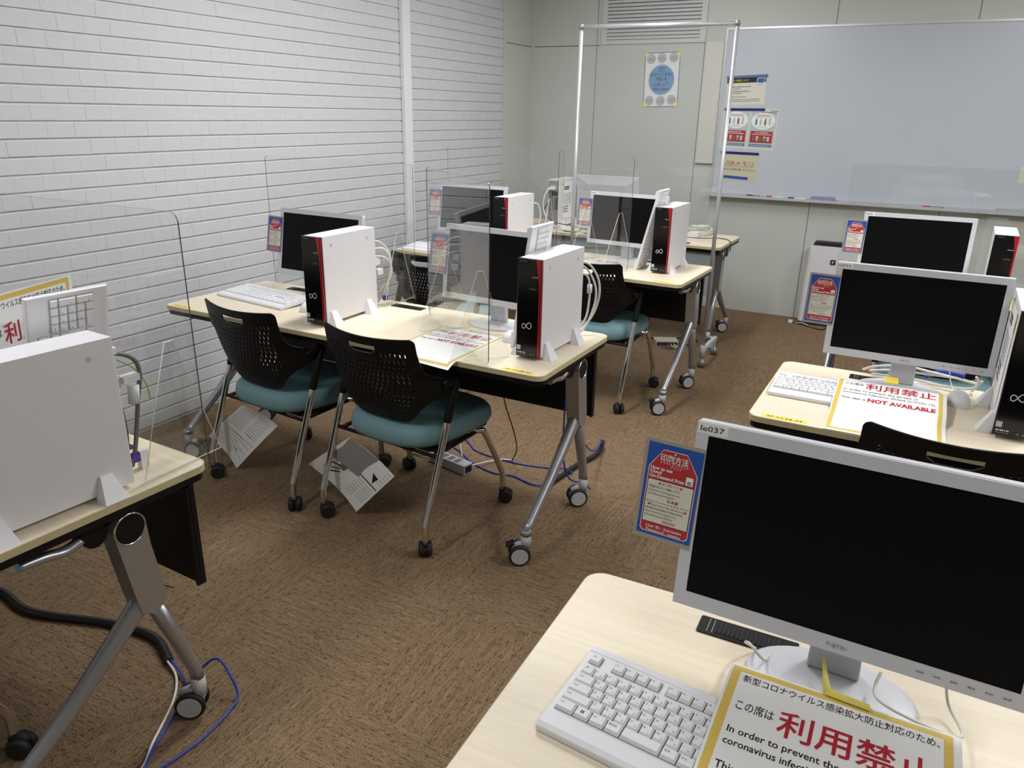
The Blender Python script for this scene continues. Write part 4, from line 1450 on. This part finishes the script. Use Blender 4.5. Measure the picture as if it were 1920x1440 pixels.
flank_sheet((back_tower.location.x - math.cos(a) * 0.0457, back_tower.location.y - math.sin(a) * 0.0457, TOP + 0.012), a, 'printed info sheet with blue lines on the tower turned round on the back desk')

# ------------------------------------------------------------------ clear acrylic screens on the desks
def make_screen(label, W=0.82, stands=None):
    root = thing('acrylic_screen', label, 'acrylic screen', group='clear acrylic desk screens')
    H = 0.588
    m = MB()
    m.prism(rrect(-W / 2, W / 2, 0.0008, H, 0.022, 6), -0.0015, 0.0015, ACRYL, plane='xz', side=EDGE_D)
    m.fm[-1] = m.mi(ACRYL)
    m.build('sheet', root)
    for x in stands or (0.085 - W / 2, W / 2 - 0.085):
        m = MB()
        m.prism([(-0.105, 0.0), (0.105, 0.0), (0.105, 0.006), (0.010, 0.30), (-0.010, 0.30), (-0.105, 0.006)], x - 0.0018, x + 0.0018, ACRYL, plane='yz', side=EDGE_W)
        m.build('stand', root)
    return root
scr0 = make_screen('clear acrylic screen on the lower left desk, in front of the bricks')
scr0.location = (-1.757, 1.066, TOP + 0.0026)
dup(scr0, (-2.29, 2.645, TOP + 0.0026), R(0), 'clear acrylic screen along the back of the middle desk, against the bricks')
dup(scr0, (-2.35, 4.275, TOP + 0.0026), R(0), 'clear acrylic screen along the back of the rear desk, nearest the room corner')
scr3 = make_screen('clear acrylic screen behind the far right monitor before the whiteboard', 0.82, (-0.325, 0.14))
scr3.location = (0.063, 4.168, TOP + 0.0026)
scr1 = make_screen('clear acrylic screen set slantwise across the middle desk between the seats', 0.725, (-0.12, 0.2775))
scr1.location = (-1.463, 2.306, TOP + 0.0022)
scr1.rotation_euler = (0, 0, R(-40.2))
scr2 = make_screen('clear acrylic screen set slantwise on the rear desk before its right monitor', 0.70, (-0.05, 0.265))
scr2.location = (-1.642, 4.015, TOP + 0.0022)
scr2.rotation_euler = (0, 0, R(-32))

# ------------------------------------------------------------------ portable partition on casters
t = thing('partition_screen', 'tall clear partition in a silver tube frame standing before the back desk', 'partition', (0, 0, 0))
pa, pb = Vector((-1.966, 4.505, 0)), Vector((-1.076, 4.578, 0))
ZT = 1.972
m = MB()
m.cyl((pa.x, pa.y, ZT), (pb.x, pb.y, ZT), 0.0115, ALU, n=14)
m.build('top_rail', t)
dirv = (pb - pa).normalized()
for p in (pa, pb):
    m = MB()
    m.cyl((p.x, p.y, 0.13), (p.x, p.y, ZT - 0.01), 0.0115, ALU, n=14)
    po = m.build('post', t)
    m = MB()
    m.lathe([(0.0, -0.016), (0.013, -0.013), (0.0155, 0.0), (0.013, 0.013), (0.001, 0.016)], GREYMET, 14, 1.0, (p.x, p.y, ZT))
    m.build('corner_joint', po)
    m = MB()
    m.cyl((p.x, p.y, 0.065), (p.x, p.y, 0.145), 0.0165, LGREY, n=14)
    m.box(p.x - 0.012, p.x + 0.012, p.y, p.y + 0.32, 0.10, 0.125, LGREY)
    fo = m.build('foot', t)
    for yy in (p.y, p.y + 0.31):
        m = MB()
        m.lathe([(0.001, 0.0), (0.018, 0.004), (0.0275, 0.018), (0.028, 0.03), (0.022, 0.046), (0.008, 0.054), (0.008, 0.1)], GREYMET, 16, 0.85, (p.x, yy, 0))
        m.build('caster', fo)
m = MB()
n2 = Vector((-dirv.y, dirv.x, 0)) * 0.0006
a, b = pa + dirv * 0.012, pb - dirv * 0.012
vs = [a - n2, b - n2, b + n2, a + n2]
m.add([(v.x, v.y, 0.78) for v in vs] + [(v.x, v.y, ZT - 0.012) for v in vs], [(3, 2, 1, 0), (4, 5, 6, 7), (0, 1, 5, 4), (1, 2, 6, 5), (2, 3, 7, 6), (3, 0, 4, 7)], VINYL)
m.build('clear_sheet', t)

# ------------------------------------------------------------------ air purifier
t = thing('air_purifier', 'white floor standing air purifier with black top vent below the whiteboard', 'air purifier', (-0.535, 6.135, 0))
m = MB()
rows = []
for z, k in ((0.02, 1.0), (0.035, 1.01), (0.3, 0.985), (0.56, 0.945), (0.592, 0.93), (0.598, 0.9)):
    pts = rrect(-0.19 * k, 0.19 * k, -0.08, 0.08, 0.03, 5)
    rows.append([(u, v, z) for u, v in pts] + [(pts[0][0], pts[0][1], z)])
m.grid(rows, WHITE)
m.add([p for p in rows[-1][:-1]], [tuple(range(len(rows[-1]) - 1))], WHITE)
m.build('body', t)
m = MB()
m.prism(rrect(-0.176, 0.176, -0.083, 0.083, 0.028, 4), 0.0, 0.02, TYRE)
m.build('base', t)
m = MB()
m.frustum((-0.158, 0.158, -0.05, 0.06), (-0.15, 0.15, -0.03, 0.06), 0.598, 0.622, BLACKM)
for k in range(12):
    m.box(-0.146 + k * 0.025, -0.143 + k * 0.025, -0.025, 0.058, 0.622, 0.6235, TYRE)
m.build('outlet_vent', t)
m = MB()
m.box(-0.018, 0.018, -0.0835, -0.0795, 0.47, 0.506, INK)
s = Sheet(m, lambda u, v, l: (u, -0.0835 - l, v), 0.0004)
s.poly([(-0.006, 0.478), (-0.001, 0.478), (0.0, 0.486), (0.008, 0.49), (0.006, 0.497), (-0.006, 0.494)], LOGO)
m.build('emblem', t)
m = MB()
m.tube(smooth_path([(-0.5, 6.0, 0.006), (-0.53, 5.93, 0.005), (-0.62, 5.965, 0.005), (-0.70, 6.02, 0.005), (-0.775, 6.04, 0.006)], 6), 0.0035, KCABLE, 8)
m.tube(smooth_path([(-0.73, 6.02, 0.005), (-0.68, 6.0, 0.02), (-0.63, 5.99, 0.006)], 5), 0.003, WCABLE, 8)
m.box(-0.785, -0.755, 6.03, 6.055, 0.0, 0.02, WHITE2)
tag(m.build('mains_lead'), 'thin dark power cord on the carpet left of the air purifier', 'cord')

# ------------------------------------------------------------------ manuals hung under two chairs
def manual(name, label, P, y, spots, curl=0.0):
    """P: top, right, bottom, left corner in (x, z); printed on the near face"""
    T_, R_, B_, L_ = [Vector((a[0], 0, a[1])) for a in P]
    t = thing(name, label, 'leaflet', (0, y, 0))
    m = MB()
    def fn(u, v, l):
        # u across from left to right corner direction, v down
        p = T_ + (R_ - T_) * u + (L_ - T_) * v + (T_ + B_ - R_ - L_) * (u * v)
        bow = 0.022 * math.sin(math.pi * u) - 0.012 * math.sin(math.pi * v) - curl * (u * v) ** 3
        return (p.x, bow * 0.6 - l, p.z)
    s = Sheet(m, fn, 0.0004)
    n = 10
    rows = [[fn(j / n, i / n, 0) for j in range(n + 1)] for i in range(n + 1)]
    m.grid(rows, PAPER)
    spots(s)
    m.build('leaflet_sheet', t)
    m = MB()
    m.cyl((T_.x, 0.0, T_.z - 0.004), (T_.x + 0.02, 0.012, 0.3425), 0.0012, WCABLE, n=6)
    m.build('hanging_string', t)
def spotsA(s):
    for r in range(9):
        for k in range(2):
            s.bars(0.06 + k * 0.46, 0.08 + r * 0.045, 0.36, 0.011, MGR, 200 + r * 3 + k, 1)
    for r in range(7):
        s.bars(0.1, 0.56 + r * 0.055, 0.8 if r % 2 else 0.5, 0.012, MGR, 240 + r, 1)
    s.rect(0.05, 0.95, 0.515, 0.522, MGR, 1)
    s.bars(0.62, 0.44, 0.12, 0.02, INK, 250, 1)
    s.bars(0.58, 0.78, 0.13, 0.02, INK, 251, 1)
def spotsB(s):
    s.rect(0.02, 0.62, 0.0, 0.5, MGR, 1)
    s.poly([(0.45, 0.12), (0.53, 0.1), (0.55, 0.2), (0.46, 0.22)], LGREY, 2)
    s.bars(0.2, 0.06, 0.2, 0.02, INK, 260, 2)
    s.poly([(0.3, 0.42), (0.42, 0.46), (0.4, 0.62), (0.28, 0.6)], INKG, 2)
    s.poly([(0.12, 0.62), (0.3, 0.55), (0.31, 0.57), (0.13, 0.65)], INK, 2)
    s.poly([(0.14, 0.76), (0.34, 0.62), (0.35, 0.64), (0.15, 0.79)], INK, 2)
    s.poly([(0.2, 0.84), (0.38, 0.66), (0.39, 0.68), (0.22, 0.87)], INK, 2)
    s.rect(0.60, 0.97, 0.42, 0.44, INK, 1)
    s.poly([(0.72, 0.24), (0.86, 0.26), (0.84, 0.40)], INK, 1)
    for r in range(7):
        s.bars(0.62, 0.5 + r * 0.06, 0.14, 0.014, MGR, 270 + r, 1)
        s.bars(0.80, 0.5 + r * 0.05, 0.16, 0.014, MGR, 280 + r, 1)
    for r in range(5):
        s.bars(0.88, 0.06 + r * 0.06, 0.09, 0.012, MGR, 290 + r, 1)
manual('chair_manual', 'crumpled printed leaflet hanging under the left chair of the middle desk', [(-2.379, 0.322), (-2.189, 0.266), (-2.461, 0.004), (-2.617, 0.125)], 2.085, spotsA)
manual('chair_manual', 'printed leaflet with grey photo hanging under the right chair of the middle desk', [(-1.7735, 0.324), (-1.567, 0.212), (-1.75, 0.017), (-1.994, 0.1586)], 2.04, spotsB, 0.02)

# ------------------------------------------------------------------ things under the desks
t = thing('power_strip', 'grey power strip on the carpet under the middle desk', 'power strip', (-1.672, 2.585, 0), R(-12))
m = MB()
m.prism(rrect(-0.11, 0.11, -0.028, 0.028, 0.006, 3), 0.0, 0.042, LGREY)
m.build('housing', t)
m = MB()
for k in range(4):
    m.box(-0.085 + k * 0.04, -0.06 + k * 0.04, -0.018, 0.018, 0.042, 0.0428, INKG)
m.box(0.11, 0.112, -0.02, 0.02, 0.006, 0.036, INK)
m.build('sockets', t)
m = MB()
m.box(-0.088, -0.055, -0.017, 0.017, 0.0428, 0.075, TYRE)
m.build('plug', t)

t = thing('network_hub', 'beige network hub with coloured plugs on the carpet under the back desk', 'network hub', (-1.425, 4.955, 0), R(28))
m = MB()
m.prism(rrect(-0.078, 0.078, -0.055, 0.055, 0.004, 2), 0.0, 0.036, pmat('hub_beige', rgb(186, 182, 160), 0.5))
m.build('housing', t)
m = MB()
m.box(-0.07, 0.07, -0.0565, -0.055, 0.006, 0.028, INK)
m.build('port_strip', t)
for k, cm in enumerate((SIGNR, BCABLE, PGREEN, PYEL, PAPER)):
    m = MB()
    x = -0.05 + k * 0.024
    m.tube(smooth_path([(x, -0.056, 0.018), (x + 0.002, -0.075, 0.016), (x + 0.012 + 0.004 * k, -0.095, 0.006), (x + 0.05, -0.13 - 0.008 * k, 0.004)], 5), 0.0032, cm, 8)
    m.build('patch_cable', t)

def cable(label, paths, r, mat, name='cable', cat='cable', extra=None, n=8):
    for i, p in enumerate(paths):
        m = MB()
        m.tube(smooth_path(p, 7), r, mat, n)
        if extra and i == 0:
            extra(m)
        o = tag(m.build(name), label, cat)
        if len(paths) > 1:
            o['group'] = label
cable('blue network cable running farther along the carpet under the middle desk', [[(-1.86, 2.875, 0.004), (-1.75, 2.85, 0.004), (-1.64, 2.77, 0.004), (-1.45, 2.75, 0.004), (-1.3, 2.775, 0.004), (-1.205, 2.80, 0.012), (-1.16, 2.77, 0.012)]], 0.0036, BCABLE)
cable('blue network cable running nearer along the carpet under the middle desk', [[(-1.80, 2.75, 0.004), (-1.73, 2.74, 0.004), (-1.60, 2.655, 0.004), (-1.47, 2.615, 0.004), (-1.38, 2.63, 0.004), (-1.27, 2.60, 0.006), (-1.205, 2.615, 0.011)]], 0.0036, BCABLE)
cable('black cable sleeve curving round the rear caster of the middle desk', [[(-1.206, 2.615, 0.011), (-1.19, 2.74, 0.011), (-1.175, 2.86, 0.012), (-1.145, 2.97, 0.014), (-1.14, 3.05, 0.02), (-1.158, 3.12, 0.03)]], 0.011, KCABLE, 'cable_sleeve')
cable('blue cable dropping beside the right leg of the middle desk to the sleeve', [[(-1.158, 3.12, 0.03), (-1.135, 3.03, 0.06), (-1.095, 2.86, 0.1), (-1.065, 2.68, 0.2), (-1.065, 2.57, 0.33), (-1.07, 2.545, 0.5), (-1.08, 2.54, 0.62)], [(-1.09, 2.53, 0.62), (-1.10, 2.52, 0.4), (-1.10, 2.53, 0.2), (-1.085, 2.56, 0.1), (-1.045, 2.625, 0.055), (-1.02, 2.64, 0.03)]], 0.0036, BCABLE)
cable('thin brown cord hanging from the front panel of the middle desk', [[(-1.437, 2.633, 0.43), (-1.43, 2.637, 0.34), (-1.395, 2.66, 0.2), (-1.40, 2.70, 0.1), (-1.455, 2.76, 0.004)]], 0.0028, pmat('brown_cord', rgb(70, 50, 36), 0.5), 'cord')
cable('white cable from the power strip to the middle of the carpet', [[(-1.57, 2.60, 0.022), (-1.535, 2.69, 0.012), (-1.49, 2.76, 0.004), (-1.455, 2.766, 0.004)], [(-1.62, 2.6, 0.05), (-1.66, 2.64, 0.09), (-1.70, 2.62, 0.05)]], 0.0032, WCABLE)
cable('grey mains lead running left from the power strip', [[(-1.77, 2.61, 0.02), (-1.88, 2.60, 0.006), (-2.02, 2.66, 0.005), (-2.2, 2.75, 0.005)]], 0.004, GCABLE)
# lower left corner
cable('thick black cable hose on the carpet under the lower left desk', [[(-2.55, 1.02, 0.012), (-2.41, 1.06, 0.012), (-2.22, 1.045, 0.012), (-1.97, 1.125, 0.012), (-1.80, 1.15, 0.012), (-1.70, 1.118, 0.012), (-1.668, 1.10, 0.012)]], 0.0125, KCABLE, 'cable_hose')
cable('blue cable looping over the caster at the lower left', [[(-1.675, 1.108, 0.014), (-1.60, 1.085, 0.01), (-1.54, 1.055, 0.008), (-1.50, 0.99, 0.006), (-1.44, 0.87, 0.005), (-1.40, 0.80, 0.005), (-1.39, 0.74, 0.005)], [(-1.54, 1.058, 0.01), (-1.515, 1.10, 0.06), (-1.475, 1.115, 0.088), (-1.43, 1.11, 0.06), (-1.395, 1.10, 0.015), (-1.38, 1.06, 0.006), (-1.365, 0.97, 0.005), (-1.37, 0.88, 0.005), (-1.385, 0.80, 0.005), (-1.38, 0.74, 0.005)]], 0.0034, BCABLE)
cable('white cable running beside the blue one at the lower left', [[(-1.68, 1.10, 0.014), (-1.615, 1.078, 0.008), (-1.565, 1.04, 0.006), (-1.52, 0.985, 0.005), (-1.46, 0.885, 0.005), (-1.415, 0.82, 0.005), (-1.40, 0.74, 0.005)]], 0.0034, WCABLE)
cable('thin black wire loop behind the leg of the lower left desk', [[(-1.50, 1.0, 0.45), (-1.535, 1.02, 0.40), (-1.565, 1.03, 0.37), (-1.54, 1.04, 0.345), (-1.495, 1.03, 0.36)]], 0.0014, KCABLE, 'wire')

# cables behind the towers
def ferrite(p, q, r=0.0095):
    return lambda m: m.cyl(p, q, r, WHITE2, n=14)
cable('white cables with a ferrite bead behind the right tower of the middle desk', [
    [(-1.085, 2.55, 0.985), (-1.062, 2.60, 0.97), (-1.035, 2.625, 0.92), (-1.026, 2.63, 0.86), (-1.04, 2.625, 0.79), (-1.066, 2.60, 0.735), (-1.085, 2.57, 0.712)],
    [(-1.09, 2.55, 0.945), (-1.066, 2.59, 0.93), (-1.055, 2.60, 0.89), (-1.055, 2.60, 0.83), (-1.06, 2.59, 0.77), (-1.08, 2.57, 0.725)],
    [(-1.10, 2.55, 0.97), (-1.075, 2.60, 0.955), (-1.045, 2.62, 0.90), (-1.038, 2.625, 0.84), (-1.05, 2.61, 0.77), (-1.072, 2.585, 0.715), (-1.09, 2.56, 0.706)]], 0.0042, WCABLE, extra=ferrite((-1.055, 2.60, 0.895), (-1.055, 2.60, 0.862)))
cable('white cables bunched behind the left tower of the middle desk', [
    [(-2.0, 2.498, 0.985), (-1.985, 2.54, 0.975), (-1.97, 2.585, 0.93), (-1.97, 2.592, 0.86), (-1.985, 2.575, 0.80), (-2.01, 2.55, 0.72)],
    [(-2.01, 2.498, 0.92), (-1.975, 2.56, 0.91), (-1.96, 2.585, 0.87), (-1.965, 2.58, 0.82), (-2.0, 2.55, 0.77)],
    [(-1.99, 2.498, 0.95), (-1.965, 2.54, 0.95), (-1.955, 2.57, 0.91), (-1.96, 2.575, 0.84), (-1.985, 2.56, 0.76), (-2.02, 2.56, 0.71)]], 0.0042, WCABLE, extra=lambda m: (m.box(-2.0, -1.975, 2.5, 2.53, 0.885, 0.91, WHITE2), m.box(-1.99, -1.965, 2.5, 2.535, 0.845, 0.868, WHITE2), m.box(-1.985, -1.97, 2.55, 2.565, 0.725, 0.745, PURPLE)))
cable('grey power lead with white plugs behind the large tower at left', [
    [(-1.505, 0.955, 0.985), (-1.50, 0.985, 0.985), (-1.497, 1.02, 0.965), (-1.495, 1.03, 0.93), (-1.497, 1.018, 0.87), (-1.50, 1.005, 0.80), (-1.505, 0.995, 0.745), (-1.51, 0.985, 0.71)],
    [(-1.52, 0.95, 0.90), (-1.515, 0.98, 0.87), (-1.51, 0.985, 0.80), (-1.515, 0.98, 0.73)]], 0.0052, GCABLE,
    extra=lambda m: (m.box(-1.52, -1.495, 0.95, 0.985, 0.985, 1.0, WHITE2), m.box(-1.525, -1.50, 0.948, 0.985, 0.90, 0.935, WHITE2), m.box(-1.512, -1.488, 0.985, 1.025, 0.915, 0.93, WHITE2), m.cyl((-1.498, 1.012, 0.905), (-1.498, 1.008, 0.862), 0.0125, WHITE2, n=14), m.tube(smooth_path([(-1.5, 0.985, 0.97), (-1.495, 1.02, 0.94), (-1.492, 1.04, 0.90), (-1.492, 1.045, 0.86)], 5), 0.0016, LIME, 6), m.box(-1.512, -1.496, 0.985, 1.012, 0.722, 0.742, PURPLE), m.box(-1.51, -1.494, 1.0, 1.02, 0.7, 0.745, WHITE2)))
cable('white cable curving down behind the rear desk tower near the bricks', [[(-2.085, 4.148, 0.985), (-2.065, 4.19, 0.975), (-2.055, 4.21, 0.92), (-2.06, 4.205, 0.84), (-2.08, 4.19, 0.72)]], 0.0042, WCABLE)
cable('bunch of white cables behind the monitor of the right desk', [
    [(-0.09, 2.66, 0.712), (-0.05, 2.64, 0.735), (0.03, 2.63, 0.752), (0.12, 2.635, 0.742), (0.2, 2.65, 0.73)],
    [(-0.07, 2.665, 0.71), (0.0, 2.64, 0.73), (0.08, 2.635, 0.735), (0.17, 2.64, 0.735), (0.24, 2.66, 0.72)],
    [(-0.06, 2.64, 0.708), (0.06, 2.62, 0.716), (0.15, 2.61, 0.712), (0.22, 2.60, 0.72), (0.245, 2.6, 0.75)],
    [(0.225, 2.62, 0.706), (0.235, 2.60, 0.74), (0.225, 2.58, 0.765)]], 0.0042, WCABLE)
cable('blue cable among the white ones behind the right desk monitor', [[(0.09, 2.655, 0.722), (0.14, 2.65, 0.745), (0.2, 2.652, 0.742)]], 0.0085, BCABLE)
cable('white cord loops at the foot of the largest monitor', [
    [(-0.115, 1.055, 0.706), (-0.128, 1.03, 0.73), (-0.118, 1.0, 0.752), (-0.10, 1.0, 0.735), (-0.095, 1.03, 0.712), (-0.09, 1.07, 0.706)],
    [(0.06, 1.04, 0.745), (0.055, 1.015, 0.735), (0.062, 0.99, 0.735), (0.10, 0.975, 0.734), (0.155, 0.98, 0.725), (0.168, 1.01, 0.712), (0.15, 1.05, 0.72), (0.14, 1.06, 0.76)]], 0.0022, WCABLE)
# on the back desk
cable('white cable plugged into the turned round tower on the back desk', [
    [(-2.395, 5.095, 0.985), (-2.41, 5.06, 0.98), (-2.43, 5.03, 0.92), (-2.425, 5.02, 0.83), (-2.37, 5.01, 0.76), (-2.3, 5.02, 0.715), (-2.2, 5.03, 0.706), (-2.1, 5.02, 0.706)]], 0.006, WCABLE, extra=lambda m: m.box(-2.405, -2.375, 5.07, 5.1, 0.975, 1.0, WHITE2))
cable('tangled black cables on the back desk below the white backed monitor', [
    [(-2.40, 5.08, 0.90), (-2.43, 5.03, 0.82), (-2.33, 5.0, 0.76), (-2.2, 5.0, 0.745), (-2.1, 5.04, 0.72), (-2.02, 5.03, 0.705), (-1.93, 5.08, 0.706)],
    [(-2.25, 4.99, 0.705), (-2.15, 4.975, 0.705), (-2.1, 5.02, 0.73), (-2.0, 5.1, 0.706), (-1.9, 5.05, 0.706), (-1.8, 5.0, 0.706)],
    [(-2.0, 5.12, 0.78), (-1.95, 5.08, 0.73), (-1.85, 5.12, 0.706)]], 0.0034, KCABLE)
def coil(m):
    p = []
    for i in range(64):
        a = i / 64 * 2 * math.pi * 4
        p.append((-1.385 + 0.075 * math.cos(a) + 0.012 * math.sin(a * 0.37), 5.43 + 0.10 * math.sin(a), 0.712 + 0.03 * (0.5 + 0.5 * math.sin(a * 0.55 + 1)) + i * 0.0004))
    m.tube(p, 0.006, WCABLE, 8)
t = thing('power_adapter', 'white power adapter with coiled cord at the right end of the back desk', 'power adapter', (0, 0, 0))
m = MB()
m.prism(rrect(-1.425, -1.35, 5.25, 5.31, 0.01, 3), TOP, TOP + 0.035, WHITE2)
m.build('adapter_body', t, bevel=0.003)
m = MB()
coil(m)
m.build('cord', t)
cable('thin black lead trailing over the right end of the back desk', [[(-1.47, 5.23, 0.704), (-1.40, 5.22, 0.704), (-1.30, 5.24, 0.704), (-1.22, 5.30, 0.704), (-1.15, 5.27, 0.704), (-1.120, 5.2, 0.7045), (-1.1085, 5.18, 0.705), (-1.103, 5.172, 0.69), (-1.102, 5.168, 0.64)]], 0.0026, KCABLE, 'lead')
cable('dark cables on the carpet round the network hub', [
    [(-1.5, 5.0, 0.01), (-1.58, 5.04, 0.01), (-1.62, 5.1, 0.05), (-1.57, 5.14, 0.2), (-1.45, 5.16, 0.25)],
    [(-1.36, 5.0, 0.01), (-1.25, 4.98, 0.006), (-1.2, 4.9, 0.006)],
    [(-1.4, 5.05, 0.02), (-1.35, 5.12, 0.02), (-1.3, 5.18, 0.02), (-1.24, 5.1, 0.01)]], 0.0045, KCABLE)
